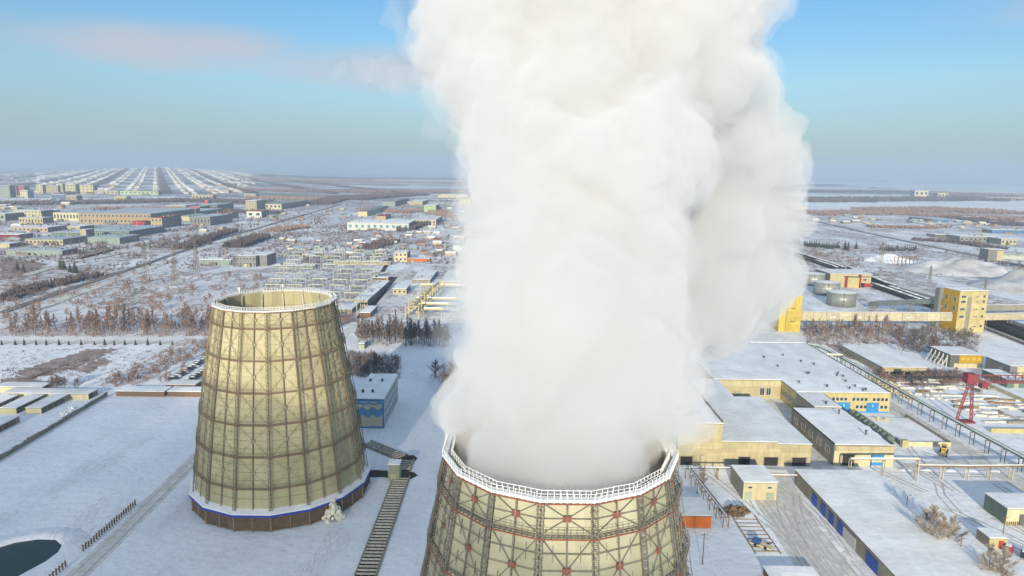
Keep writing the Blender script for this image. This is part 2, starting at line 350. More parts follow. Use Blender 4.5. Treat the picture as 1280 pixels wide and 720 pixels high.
def make_tower(label):
    T = thing('cooling_tower', label, 'cooling tower', (0, 0, 0))
    zs = [ZB] + RINGS + [ZT]
    rot = [k * FA for k in range(NS)]
    # cladding: two sheets per facet and storey; facet 0 faces the camera (-y), its corners are corner(-1) and corner(0)
    for t in range(7):
        z0, z1 = zs[t] + (0.02 if t else 0), zs[t + 1] - 0.02
        for hs_ in (0, 1):
            mb = MB()
            def q(z, s, dr): return corner(z, -1, dr).lerp(corner(z, 0, dr), s)
            s0, s1 = (0.012, 0.497) if hs_ == 0 else (0.503, 0.988)
            rows = 4 if t not in (0, 6) else 2
            for r in range(rows):                      # horizontal laps of the sheets, each lap a step of 3 cm
                za, zb = z0 + (z1 - z0) * r / rows, z0 + (z1 - z0) * (r + 1) / rows
                o0, o1 = -0.02, 0.02
                mb.add([q(za, s0, o1), q(za, s1, o1), q(zb, s1, o0), q(zb, s0, o0), q(za, s0, -0.2), q(za, s1, -0.2), q(zb, s1, -0.2), q(zb, s0, -0.2)],
                       [(0, 1, 2, 3), (7, 6, 5, 4), (1, 5, 6, 2), (4, 0, 3, 7), (3, 2, 6, 7), (4, 5, 1, 0)])
            me = mesh_of(mb, 'cladding_sheet', M['shell'])
            for a in rot: inst('cladding_sheet', me, T, (0, 0, 0), a)
        # bracing of one facet
        h = z1 - z0; zc = (z0 + z1) / 2; D = 0.42; w = 0.07
        mb = MB(); gus = MB()
        C = lambda z, s: corner(z, -1, D).lerp(corner(z, 0, D), s)
        if t == 0: mb.bar(C(z0 + h * .5, 0.02), C(z0 + h * .5, 0.98), w); cz = None
        else:
            for z, s in ((z0 + .25, 0.04), (z0 + .25, 0.96), (z1 - .25, 0.04), (z1 - .25, 0.96)): mb.bar(C(zc, 0.5), C(z, s), w)
            mb.bar(C(zc, 0.03), C(zc, 0.97), w)
            if t < 6:
                for zz in (z0 + h * .25, z0 + h * .75):
                    mb.bar(C(zz, 0.03), C(zz, 0.97), 0.08)
                    for s in (0.25, 0.75):
                        mb.bar(C(zz - h * .12, s), C(zz + h * .12, s), 0.06)
            c0 = C(zc, 0.5); gus.box(c0.x - .42, c0.y - .10, zc - .38, c0.x - .05, c0.y + .06, zc + .38); gus.box(c0.x + .05, c0.y - .10, zc - .38, c0.x + .42, c0.y + .06, zc + .38)
            gus.box(c0.x - .5, c0.y - .02, zc - .30, c0.x + .5, c0.y + .04, zc + .30)
        me = mesh_of(mb, 'brace', M['steel'])
        gm = mesh_of(gus, 'gusset', M['redsteel']) if gus.v else None
        for a in rot:
            b = inst('brace', me, T, (0, 0, 0), a)
            if gm: inst('gusset', gm, b)
    # main lattice columns on the corners, single posts at mid facet
    mb = MB(); mm = MB()
    pts = [ZB - 0.6] + RINGS + [ZT + .3]
    for z0, z1 in zip(pts, pts[1:]):
        p, q = corner(max(z0, ZB), 0, 0.75) + Vector((0, 0, min(0, z0 - ZB))), corner(min(z1, ZT), 0, 0.75) + Vector((0, 0, max(0, z1 - ZT)))
        rad = Vector((p.x, p.y, 0)).normalized(); tn = rad.cross(Vector((0, 0, 1)))
        n = max(3, round((z1 - z0) / 0.95))
        lattice(mb, p, q, tn, 0.75, n)
        mb.bar(p - rad * 0.6, q - rad * 0.6, 0.12)
        for i in range(n):
            u = p.lerp(q, (i + .5) / n); mb.bar(u - tn * .55, u + tn * .55, 0.07); mb.bar(u, u - rad * .6, 0.06)
        p, q = mid(max(z0, ZB), 0, 0.5), mid(min(z1, ZT), 0, 0.5)
        mm.bar(p, q, 0.2, 0.18)
        for i in range(3): u = p.lerp(q, (i + .5) / 3); mm.bar(u, u + Vector((0, 0.5, 0)), 0.07)
    me = mesh_of(mb, 'column', M['steel']); me2 = mesh_of(mm, 'mid_post', M['steel'])
    for a in rot: inst('column', me, T, (0, 0, 0), a); inst('mid_post', me2, T, (0, 0, 0), a)
    # ring galleries
    for j, z in enumerate(RINGS + [ZT]):
        top = j == 6
        mbd, mbe, mbr, mbs = MB(), MB(), MB(), MB()
        ri, ro = 0.12, 0.92
        for k in range(NS):
            a0, a1, b0, b1 = corner(z, k - 1, ri), corner(z, k, ri), corner(z, k - 1, ro), corner(z, k, ro)
            up = Vector((0, 0, 1)); 
            mbe.bar(b0 - up * .12, b1 - up * .12, 0.10, 0.15)
            nrm = ((a0 + a1) / 2); nrm.z = 0; nrm.normalize()
            # open truss deck
            mbd.bar(a0, a1, 0.12); L = (b1 - b0).length; n = max(6, round(L / 0.75))
            for i in range(n):
                u0, u1, v0, v1 = a0.lerp(a1, i / n), a0.lerp(a1, (i + 1) / n), b0.lerp(b1, i / n), b0.lerp(b1, (i + 1) / n)
                mbd.bar(u0, v1, 0.07); mbd.bar(u0, v0, 0.08)
            if top or k % 1 == 0:
                th = 0.3 if top else 0.045
                mbs.add([a0.lerp(b0, .15) + up * .07, a1.lerp(b1, .15) + up * .07, b1 + up * .07, b0 + up * .07, a0.lerp(b0, .15) + up * (.07 + th), a1.lerp(b1, .15) + up * (.07 + th), b1 + up * (.07 + th), b0 + up * (.07 + th)],
                        [(3, 2, 1, 0), (4, 5, 6, 7), (0, 1, 5, 4), (1, 2, 6, 5), (2, 3, 7, 6), (3, 0, 4, 7)]) if top else None
            hs_ = (0.42, 0.8, 1.15)
            for hh in hs_:
                mbr.bar(b0 + up * hh, b1 + up * hh, 0.042 if top else 0.04)
            for i in range(n):
                v0 = b0.lerp(b1, i / n); mbr.bar(v0, v0 + up * 1.2, 0.06 if top else 0.045)
            if top:                                    # second rail on the inner side, thick with frost
                for hh in (0.5, 1.0): mbr.bar(a0 - nrm * .4 + up * hh, a1 - nrm * .4 + up * hh, 0.07)
                for i in range(n):
                    v0 = a0.lerp(a1, i / n) - nrm * .4; mbr.bar(v0, v0 + up * 1.05, 0.09)
        gal = mbd.build('gallery', M['frosted'] if top else M['steel'], T)
        mbe.build('edge_beam', M['redsteel'], gal); mbr.build('railing', M['frost'] if top else M['steel'], gal)
        if top: mbs.build('frost_layer', M['frost'], gal)
    # apron round the foot: snow covered roof, blue fascia, brown louvre panels between dark posts
    def ap(k, r, z): a = -PI / 2 + FA / 2 + k * FA; return Vector((r * math.cos(a), r * math.sin(a), z))
    sn, fa, po = MB(), MB(), MB()
    for k in range(NS):
        a, b, c, e = ap(k - 1, 22.3, 5.75), ap(k, 22.3, 5.75), ap(k, 24.25, 5.0), ap(k - 1, 24.25, 5.0)
        lo = Vector((0, 0, -0.3)); sn.add([a, b, c, e, a + lo, b + lo, c + lo, e + lo], [(0, 1, 2, 3), (7, 6, 5, 4), (3, 2, 6, 7), (0, 3, 7, 4), (1, 0, 4, 5), (2, 1, 5, 6)])
        fa.bar(ap(k - 1, 24.2, 4.4), ap(k, 24.2, 4.4), 0.12, 0.6)
    M['apron_snow'] = M['snow']
    sn.build('snow_apron', M['snow'], T); fa.build('fascia', M['blue'], T)
    lp = MB(); n = 9
    for i in range(n):
        z = 0.25 + i * 0.42
        p0, p1 = ap(-1, 23.5, z).lerp(ap(0, 23.5, z), 0.015), ap(-1, 23.5, z).lerp(ap(0, 23.5, z), 0.485)
        d = Vector((0, -0.12, 0)); u = Vector((0, 0, .4))
        lp.add([p0 + d, p1 + d, p1 + u, p0 + u, p0 + d * -.6, p1 + d * -.6, p1 + u - d, p0 + u - d], [(0, 1, 2, 3), (7, 6, 5, 4), (3, 2, 6, 7), (4, 5, 1, 0), (0, 3, 7, 4), (2, 1, 5, 6)])
    me = mesh_of(lp, 'louvre_panel', M['louvre'])
    for a in rot:
        inst('louvre_panel', me, T, (0, 0, 0), a)
        o = inst('louvre_panel', me, T, (0, 0, 0), a)
        sh = ap(-1, 23.5, 0).lerp(ap(0, 23.5, 0), 0.5) - ap(-1, 23.5, 0).lerp(ap(0, 23.5, 0), 0.0)
        o.location = Matrix.Rotation(a, 3, 'Z') @ sh
    pm = MB(); p = ap(0, 23.65, 0); pm.bar(p, p + Vector((0, 0, 4.4)), .3); p = (ap(-1, 23.65, 0) + ap(0, 23.65, 0)) / 2; pm.bar(p, p + Vector((0, 0, 4.4)), .22)
    me = mesh_of(pm, 'apron_post', M['steel'])
    for a in rot: inst('apron_post', me, T, (0, 0, 0), a)
    # vertical drain pipes inside, frosted
    mp_ = MB(); mp_.bar(corner(ZB, 0, -.55), corner(ZT - .4, 0, -.55), .35)
    me = mesh_of(mp_, 'inner_rib', M['frosted'])
    for a in rot: inst('inner_rib', me, T, (0, 0, 0), a)
    bs_ = MB(); bs_.prism([(22.0 * math.cos(i * FA), 22.0 * math.sin(i * FA)) for i in range(16)], 4.0, 4.6)
    bs_.build('water_deck', M['dark'], T)
    for k in (8, 10):
        p = corner(ZT, k, 0.7); lb = MB(); lb.tube(p + Vector((0, 0, .05)), p + Vector((0, 0, 1.3)), .12); lb.box(p.x - .3, p.y - .3, 55.3, p.x + .3, p.y + .3, 56.0)
        lb.build('beacon', M['frost'], T)
    return T
tower = make_tower('cooling tower with no steam, tan cladding, lower left of the plume')
near = copy_tree(tower)
tower.location = (-63.5, 180, 0)
near.location = (6.55, 86.3, 0); near.scale = (0.974,) * 3
M['oldsteel'] = mat('faded_steel', (0.41, 0.36, 0.22), (0.28, 0.24, 0.15), 1.5, 0.75); M['oldred'] = mat('faded_red_steel', (0.24, 0.10, 0.075), (0.20, 0.115, 0.085), 0.6, 0.75)
def repaint(o, frm, to):
    for c in o.children_recursive:
        if c.type == 'MESH' and c.data.materials and c.data.materials[0] == M[frm]: c.material_slots[0].link = 'OBJECT'; c.material_slots[0].material = M[to]
repaint(tower, 'redsteel', 'oldred')
M['darksteel'] = mat('brown_steel', (0.29, 0.235, 0.15), (0.18, 0.14, 0.09), 1.5, 0.75); repaint(tower, 'steel', 'darksteel')
for c in tower.children_recursive:
    if c.name.split('.')[0] in ('brace', 'gusset'): c.material_slots[0].link = 'OBJECT'; c.material_slots[0].material = M['oldsteel']
M['shellpale'] = mat('pale_cladding', (0.46, 0.44, 0.305), (0.36, 0.34, 0.235), 0.5, 0.8, 0.15, 3, contrast=0.55, stretch=(1, 1, 0.2)); repaint(near, 'shell', 'shellpale')
near['label'] = 'nearest cooling tower, steaming, with red gussets and a frosted white railing round its rim'
ic = MB(); bm = bmesh.new()
for i in range(80):
    a = random.random() * 2 * PI; r = random.random() ** .5
    zc = 5.6 * (1 - r) ** .8 * random.uniform(.6, 1)
    bmesh.ops.create_icosphere(bm, subdivisions=2, radius=random.uniform(.25, .7), matrix=Matrix.Translation((-45.4 + r * 2.6 * math.cos(a), 164.0 + r * 2.2 * math.sin(a), zc)))
for v in bm.verts: v.co += noise.noise_vector(v.co * 1.3) * .35
me = bpy.data.meshes.new('ice_mound'); bm.to_mesh(me); bm.free(); me.materials.append(M['ice'])
o = bpy.data.objects.new('ice_mound', me); COL.objects.link(o); tag(o, 'yellowish white ice mound at the right foot of the tan cooling tower', 'ice')
# ------------------------------------------------------------------ building kit
def wallmat(name, c, c2=None): return mat(name, c, c2 or tuple(x * f for x, f in zip(c, (.76, .74, .72))), 0.7, 0.85, 0.1, 4, contrast=0.5, stretch=(1, 1, 0.3))
M['cream'] = wallmat('cream_panel', (0.48, 0.415, 0.245)); M['creamlight'] = wallmat('pale_cream_render', (0.60, 0.53, 0.33))
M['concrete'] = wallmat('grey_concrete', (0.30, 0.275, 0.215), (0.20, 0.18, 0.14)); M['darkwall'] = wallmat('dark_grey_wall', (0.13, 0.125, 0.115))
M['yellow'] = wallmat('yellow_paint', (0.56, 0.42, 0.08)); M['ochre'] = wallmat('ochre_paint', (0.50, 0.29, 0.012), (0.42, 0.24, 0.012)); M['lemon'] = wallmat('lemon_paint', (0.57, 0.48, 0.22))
M['orange'] = wallmat('orange_paint', (0.58, 0.15, 0.03)); M['red'] = wallmat('red_paint', (0.42, 0.04, 0.035)); M['green'] = wallmat('dull_green_sheet', (0.15, 0.21, 0.17))
M['bluedoor'] = mat('blue_door_paint', (0.015, 0.07, 0.42), (0.02, 0.06, 0.3), 0.8, 0.5); M['skyblue'] = mat('bright_blue_paint', (0.03, 0.24, 0.55), (0.03, 0.2, 0.45), 0.8, 0.6)
M['glass'] = mat('dark_window_glass', (0.035, 0.045, 0.05), (0.05, 0.06, 0.065), 0.5, 0.15, spec=0.5); M['frame'] = mat('pale_window_frame', (0.6, 0.6, 0.55), None, 2, 0.6)
M['eave'] = mat('dark_metal_and_eave_shadow', (0.09, 0.09, 0.09), None, 1, 0.8); M['doorgrey'] = wallmat('grey_green_door', (0.36, 0.40, 0.30)); M['wood'] = mat('bare_timber', (0.22, 0.14, 0.08), (0.12, 0.08, 0.05), 2.0, 0.85)
M['rust'] = mat('rusty_pipe', (0.30, 0.19, 0.09), (0.2, 0.12, 0.06), 0.8, 0.75); M['pipe'] = mat('pale_lagged_pipe', (0.55, 0.49, 0.33), (0.42, 0.36, 0.24), 0.6, 0.7); M['crane'] = mat('crane_red', (0.28, 0.045, 0.05), (0.17, 0.035, 0.04), 1.0, 0.6)
M['galvan'] = mat('galvanised_sheet', (0.36, 0.38, 0.34), (0.26, 0.28, 0.24), 0.4, 0.45, metal=0.4); M['coal'] = mat('coal', (0.02, 0.02, 0.022), (0.035, 0.035, 0.035), 1.2, 0.9, 0.5, 2); M['wagon'] = mat('wagon_green', (0.03, 0.05, 0.042), (0.03, 0.035, 0.03), 0.6, 0.7)
M['trodden'] = mat('trodden_snow', (0.72, 0.71, 0.67), (0.50, 0.48, 0.43), 0.35, 0.85, 0.4, 1.0, contrast=0.45); M['ballast'] = mat('dark_ballast', (0.10, 0.09, 0.085), (0.25, 0.24, 0.23), 0.3, 0.9)
M['tyre'] = mat('tyre_rubber', (0.02, 0.02, 0.02), None, 3, 0.8); M['grey_shade'] = wallmat('grey_wall_and_shaded_side', (0.22, 0.22, 0.21))
def X(px, y, z=0.0):                                   # world x seen in photo column px at distance y, height z
    k = (px - 640) / FOC; zz = z - CAMH
    return (k * (y * FWD.y + zz * FWD.z) - y * RIGHT.y - zz * RIGHT.z) / RIGHT.x
def snow_roof(parent, x0, y0, x1, y1, z, th=0.32, over=0.1, name='roof', m='snow', cell=3.0):
    nx, ny = max(2, min(26, int((x1 - x0) / cell))), max(2, min(26, int((y1 - y0) / cell)))
    x0, y0, x1, y1 = x0 - over, y0 - over, x1 + over, y1 + over
    mb = MB(); vs = []; fs = []
    for j in range(ny + 1):
        for i in range(nx + 1):
            e = (i in (0, nx)) or (j in (0, ny)); x = x0 + (x1 - x0) * i / nx; y = y0 + (y1 - y0) * j / ny
            vs.append((x + jit(.0 if e else .3), y + jit(.0 if e else .3), z + th * (0.62 if e else 1.0) + noise.noise(Vector((x * .16, y * .16, z))) * th * .35))
    w = nx + 1
    fs += [(j * w + i, j * w + i + 1, (j + 1) * w + i + 1, (j + 1) * w + i) for j in range(ny) for i in range(nx)]
    rim = [i for i in range(w)] + [j * w + nx for j in range(1, ny + 1)] + [ny * w + i for i in range(nx - 1, -1, -1)] + [j * w for j in range(ny - 1, 0, -1)]
    b = len(vs); vs += [(vs[i][0], vs[i][1], z + .003) for i in rim]
    n = len(rim); fs += [(rim[i], b + i, b + (i + 1) % n, rim[(i + 1) % n]) for i in range(n)] + [tuple(range(b, b + n))]
    mb.add(vs, fs); return mb.build(name, M[m], parent)
def fbox(mb, B, side, u0, u1, z0, z1, d0, d1):         # a box lying on one face of footprint B, standing out from d0 to d1
    x0, y0, x1, y1 = B
    if side == 'f': mb.box(x0 + u0, y0 - d1, z0, x0 + u1, y0 - d0, z1)
    elif side == 'l': mb.box(x0 - d1, y0 + u0, z0, x0 - d0, y0 + u1, z1)
    elif side == 'r': mb.box(x1 + d0, y0 + u0, z0, x1 + d1, y0 + u1, z1)
    return mb
def window(p, B, side, u0, u1, z0, z1, name='window', pane='glass', frame='frame', fw=0.12, mull=1):
    mb = MB()
    for a in ((u0, u1, z0, z0 + fw), (u0, u1, z1 - fw, z1), (u0, u0 + fw, z0 + fw, z1 - fw), (u1 - fw, u1, z0 + fw, z1 - fw)): fbox(mb, B, side, *a, 0.0, 0.09)
    for i in range(1, mull + 1):
        c = u0 + (u1 - u0) * i / (mull + 1); fbox(mb, B, side, c - fw / 3, c + fw / 3, z0 + fw, z1 - fw, 0.0, 0.07)
    w = mb.build(name, M[frame], p); fbox(MB(), B, side, u0 + fw, u1 - fw, z0 + fw, z1 - fw, 0.0, 0.03).build('pane', M[pane], w); return w
def slab(p, B, side, u0, u1, z0, z1, m, name='door', d=0.06, label=None):
    o = fbox(MB(), B, side, u0, u1, z0, z1, 0.0, d).build(name, M[m], p)
    if label: o['label'] = label
    return o
def panels(p, B, side, u0, u1, z0, z1, nu, nz, m, name='wall_panel', skip=()):
    du, dz = (u1 - u0) / nu, (z1 - z0) / nz; mb = MB(); x0, y0, x1, y1 = B
    t = 0.05
    if side == 'f': mb.box(0.02, -t, 0.02, du - 0.02, 0, dz - 0.02)
    elif side == 'l': mb.box(-t, 0.02, 0.02, 0, du - 0.02, dz - 0.02)
    else: mb.box(0, 0.02, 0.02, t, du - 0.02, dz - 0.02)
    me = mesh_of(mb, name, M[m])
    for i in range(nu):
        for j in range(nz):
            a, b = u0 + du * i, z0 + dz * j
            if any(a < s[1] and a + du > s[0] and b < s[3] and b + dz > s[2] for s in skip): continue
            l = {'f': (x0 + a, y0, b), 'l': (x0, y0 + a, b), 'r': (x1, y0 + a, b)}[side]
            inst(name, me, p, Vector(l) - p.location)
def block(p, B, h, wall, roof='snow', th=0.32, eave=True, over=0.12):
    x0, y0, x1, y1 = B
    w = MB().box(x0, y0, -0.05, x1, y1, h).build('wall', M[wall], p)
    if eave: MB().box(x0 - .1, y0 - .1, h + .003, x1 + .1, y1 + .1, h + .16).build('eave', M['eave'], p); h += .16  # dark eave strip, its colour standing for the parapet's shadow line
    if roof: snow_roof(p, x0, y0, x1, y1, h, th, over, m=roof)
    return w
def bld(name, label, cat, B, h, wall, group=None, roof='snow', **k):
    t = thing(name, label, cat, ((B[0] + B[2]) / 2, B[1], 0), group); block(t, B, h, wall, roof, **k); return t
def patch(name, pts, z, m, kind='structure'):          # thin sheet on the ground with an irregular outline, pts in metres
    mb = MB(); mb.add([(x, y, z) for x, y in pts], [tuple(range(len(pts)))]); return tag(mb.build(name, M[m]), kind=kind)
def strip(name, pts, w, z, m):
    vs = []; P = [Vector((a, b)) for a, b in pts]
    for i, p in enumerate(P):
        d = (P[min(i + 1, len(P) - 1)] - P[max(i - 1, 0)]).normalized(); n = Vector((-d.y, d.x)) * w / 2
        vs += [(p.x + n.x, p.y + n.y, z), (p.x - n.x, p.y - n.y, z)]
    mb = MB(); mb.add(vs, [(2 * i, 2 * i + 1, 2 * i + 3, 2 * i + 2) for i in range(len(P) - 1)]); return tag(mb.build(name, M[m]), kind='structure')

# ------------------------------------------------------------------ main works building on the right
T = thing('factory_hall', 'sprawling cream works building under flat snow roofs around an open courtyard', 'factory', (95, 200, 0))
hb = (52, 200, 65.5, 262); block(T, hb, 13.5, 'cream')
ls = (65.52, 200.3, 83, 265); block(T, ls, 7.6, 'cream'); lw = (83.02, 200.3, 93.5, 245); block(T, lw, 7.0, 'cream')
mh = (82, 265.02, 145, 326); block(T, mh, 7.7, 'cream'); rh = (109, 250, 145, 265.0); block(T, rh, 7.69, 'lemon', over=0.02)
rw = (101, 201, 119.6, 234); block(T, rw, 6.8, 'concrete'); rm_ = (109, 234.02, 118.5, 249.98); block(T, rm_, 7.4, 'concrete')
Bf = (52, 200.3, 93.5, 245)
panels(T, hb, 'f', 0, 13.4, 3.0, 13.3, 3, 9, 'cream', skip=())
panels(T, Bf, 'f', 13.6, 41.4, 3.1, 6.7, 6, 3, 'cream')
for a, b in ((850, 865), (923, 937), (955, 972), (990, 1007)):
    xa, xb = X(a, 200) - 52, X(b, 200) - 52
    B = hb if xb < 13 else Bf
    slab(T, B, 'f', xa, xb, 0, 2.8, 'dark', 'gateway', 0.05)
    for q in (xa - .25, xb): slab(T, B, 'f', q, q + .25, 0, 2.9, 'concrete', 'gate_jamb', 0.14)
slab(T, Bf, 'f', 20.5, 21.6, 0, 2.1, 'dark', 'door', 0.05)
for a, b in ((14, 20), (22, 24.5), (34, 36.5)): slab(T, Bf, 'f', a, b, 0.3, 1.9, 'concrete', 'plinth_panel', 0.04)
slab(T, (101, 201, 119.6, 234), 'f', 0.3, 18.3, 5.0, 6.6, 'cream', 'fascia', 0.35); slab(T, rw, 'f', 0, 18.6, 0, 4.9, 'creamlight', 'front_wall', 0.05)
slab(T, rw, 'f', 2.6, 6.2, 0.1, 3.8, 'dark', 'gateway', 0.09); slab(T, rw, 'f', 2.2, 2.6, 0, 4.2, 'cream', 'gate_jamb', 0.3); slab(T, rw, 'f', 6.2, 6.6, 0, 4.2, 'cream', 'gate_jamb', 0.3)
slab(T, rw, 'f', 11.6, 15.6, 2.0, 3.8, 'skyblue', 'gate', 0.09); slab(T, rw, 'f', 11.6, 15.6, 0.2, 1.3, 'skyblue', 'gate', 0.09)
panels(T, rw, 'l', 0.2, 32.8, 0.3, 6.5, 11, 2, 'concrete')
for i in range(5): window(T, rw, 'l', 3 + i * 6.1, 6.2 + i * 6.1, 2.6, 4.8, fw=.15)
rb_ = (118.6, 250, 145, 265)
for a in range(14):
    if a in (4, 9): continue
    window(T, rb_, 'f', 4.0 + a * 1.56, 5.3 + a * 1.56, 4.6, 6.0, fw=.1, mull=0)
for a in range(14):
    u = 4.0 + a * 1.56
    if 5.5 < u < 12 or 17 < u < 22: continue
    window(T, rb_, 'f', u, u + 1.3, 1.6, 3.0, fw=.1, mull=0)
for u in (6.6, 17.6):
    g_ = slab(T, rb_, 'f', u, u + 4.6, 0.5, 4.0, 'skyblue', 'gate', 0.1)
    fbox(MB(), rb_, 'f', u + 2.1, u + 2.5, 2.4, 3.3, 0.1, 0.13).build('pane', M['frame'], g_)
slab(T, rb_, 'f', 5.5, 26.3, 0.0, 0.5, 'skyblue', 'plinth', 0.07)
slab(T, (82, 264.98, 109, 300), 'f', 1.2, 26.9, 5.2, 7.4, 'creamlight', 'fascia', 0.2)
for i in range(2): window(T, (82, 264.98, 109, 300), 'f', 18.6 + i * 2.6, 20.6 + i * 2.6, 1.4, 4.6, fw=.15)
slab(T, (82, 264.98, 109, 300), 'f', 8, 11, .1, 3, 'doorgrey', 'gate', .08); slab(T, (109, 234, 145, 265), 'l', 1, 30, 2.4, 4.6, 'concrete', 'window_band', 0.08)
for i in range(7): window(T, (109, 234, 145, 265), 'l', 2.5 + i * 4, 5 + i * 4, 2.6, 4.4, fw=.15)
for zx, zy in ((175, 85), (160, 125), (215, 128), (192, 155), (635, 100), (725, 130), (790, 145), (608, 155), (765, 190), (715, 235), (855, 255), (905, 200), (935, 205), (948, 230), (910, 190), (995, 255), (968, 265), (1048, 272), (755, 190), (1035, 275), (850, 338), (915, 382), (1050, 485), (540, 110)):
    p = gp(820 + zx / 4, 420 + zy / 4, 8.1); s = random.uniform(.32, .5); v = MB(); v.tube((p.x, p.y, 7.6), (p.x, p.y, 8.9), s * .8, n=8); v.tube((p.x, p.y, 8.9), (p.x, p.y, 9.25), s * 1.35, s * .3, n=8)
    v.build('roof_vent', M['eave'], T)
for i in range(7):                                      # grilles and debris on the high roof edge
    p = (57 + jit(3), 205 + i * 1.6); MB().box(p[0] - 1.6, p[1] - .3, 13.7, p[0] + 1.6, p[1] + .3, 14.3).build('roof_grille', M['eave'], T)
MB().box(65.2, 200, 13.5, 65.8, 262, 14.15).build('parapet', M['concrete'], T)
MB().box(100.8, 201, 7.0, 101.1, 234, 7.25).build('parapet', M['eave'], T); MB().box(118.4, 201, 6.9, 119.75, 250, 7.2).build('parapet', M['eave'], T)
MB().box(144.7, 250, 7.8, 145.2, 326, 8.2).build('parapet', M['eave'], T)
patch('courtyard', [(93.6, 196), (100.9, 196), (100.9, 234), (108.9, 234), (108.9, 265), (83, 265), (83, 245), (93.6, 245)], 0.03, 'trodden')

# ------------------------------------------------------------------ small buildings of the yard
B = (65, 177.5, 74.3, 188.5)
T = bld('substation', 'small cream flat roofed block with two dark vents over two grey doors', 'outbuilding', B, 5.0, 'creamlight')
slab(T, (65, 177.5, 74.3, 188.5), 'l', 0, 11, 0, 5.0, 'concrete', 'side_wall', 0.04)  # left wall greyer than the cream front, painted to stand for shade
for u in (0.35, 6.4): slab(T, B, 'f', u, u + 2.2, 0.1, 2.2, 'doorgrey', 'door', 0.06)
for u in (1.2, 6.6): window(T, B, 'f', u, u + 1.3, 3.3, 4.0, fw=.08, mull=0)
B = (44, 161.5, 51.6, 171)
T = bld('garage', 'little garage with bright orange front and snow roof beside the nearest tower', 'garage', B, 3.4, 'concrete')
slab(T, B, 'f', 0.05, 7.55, 0.25, 3.25, 'orange', 'front_wall', 0.06); slab(T, B, 'f', 2.3, 5.3, 0.25, 2.7, 'orange', 'gate', 0.1)
B = (83.6, 118, 106.5, 188)
T = bld('garage_row', 'long grey garage range with blue doors along the yard and wide snow roof', 'garage', B, 4.1, 'concrete')
panels(T, B, 'l', 0.2, 69.8, 0.1, 3.9, 23, 1, 'concrete')
for (pa, ya, pb, yb, m_, z1) in ((1023, 629, 1030, 636, 'bluedoor', 3.2), (1033, 641, 1040, 648, 'bluedoor', 3.2), (1042, 652, 1049, 659, 'bluedoor', 3.2), (1052, 664, 1058, 671, 'bluedoor', 3.4), (1059, 672, 1073, 689, 'frame', 3.2), (1087, 704, 1101, 720, 'bluedoor', 3.2)):
    y0, y1 = gp(pb, yb).y - 118, gp(pa, ya).y - 118
    y0, y1 = min(y0, y1), max(y0, y1); y1 = max(y1, y0 + 1.8)
    slab(T, B, 'l', y0, y1, 0.1, z1, m_, 'door', 0.12)
    slab(T, B, 'l', y0 - .15, y1 + .15, z1, z1 + .2, 'eave', 'lintel', 0.16)
B = (129.6, 165.5, 146, 174)
T = bld('workshop', 'pale front workshop with dark green side wall at the right edge', 'workshop', B, 4.4, 'creamlight')
slab(T, B, 'l', 0, 8.5, 0, 4.4, 'green', 'side_wall', 0.05); slab(T, B, 'f', 3.3, 4.9, 0, 3.0, 'darkwall', 'door', 0.07)  # green side wall, its dark tone also standing for shade
for i in range(7): slab(T, B, 'f', .2 + i * .55, .26 + i * .55, 0.1, 1.0, 'rust', 'rail_post', 0.4)
B = (117.3, 154, 121.6, 158.6)
T = bld('hut', 'tiny cream hut with red door casting a long shadow on the snow', 'hut', B, 2.5, 'lemon'); slab(T, B, 'l', 0, 4.6, 0, 2.5, 'concrete', 'side_wall', .04); slab(T, B, 'f', 2.3, 3.6, 0, 2.0, 'red', 'door', .06)  # hut's left wall painted grey to stand for its shaded side
B = (170, 302, 190, 341)
T = bld('storage_hall', 'low wide shed with cream front and plain snow roof behind the yard pipeline', 'shed', B, 3.2, 'concrete'); slab(T, B, 'f', 0, 20, 1.4, 3.2, 'cream', 'front_wall', .06); panels(T, B, 'l', 0, 39, .1, 3.0, 9, 1, 'concrete')
for i in range(6): slab(T, B, 'f', .6 + i * 3.3, 2.9 + i * 3.3, 0, 1.3, 'dark', 'bay', .05)
B = (209, 315, 224.5, 331)
T = bld('boiler_house', 'small block with vivid orange upper front and white sloping props on its side', 'boiler house', B, 6.0, 'darkwall'); slab(T, B, 'f', 4.3, 15.5, 2.2, 6.0, 'ochre', 'front_wall', .1); slab(T, B, 'f', 2, 13, 0, 2.1, 'creamlight', 'lower_wall', .3)
for i in range(5): pr = MB(); pr.bar((209, 317 + i * 3.1, 5), (205.5, 315.5 + i * 3.1, 0.1), .5, .35); pr.bar((208.8, 317 + i * 3.1, 0), (208.8, 317 + i * 3.1, 5.6), .5, .3); pr.build('prop', M['frame'], T)
for i in range(4): slab(T, B, 'f', 5.2 + i * 2.6, 6.8 + i * 2.6, 3.6, 5, 'yellow', 'board', .14)
B = (X(1253, 300), 296, X(1268, 300) + 14, 312); T = bld('depot_shed', 'grey shed with pale green gable end beside the wagons on the right edge', 'shed', B, 6.2, 'grey_shade'); slab(T, B, 'f', 3.2, 19, 0, 6.1, 'creamlight', 'front_wall', .06); slab(T, B, 'f', 8, 11, 0, 4, 'red', 'door', .1); window(T, B, 'l', 5, 7, 2.5, 4.2)
B = (X(1256, 285), 284, X(1272, 285) + 2, 300); T = bld('tool_shed', 'low dark shed with plain snow roof in front of the grey depot shed', 'shed', B, 3.4, 'green'); slab(T, B, 'f', 3, 5, 0, 2.4, 'doorgrey', 'door')
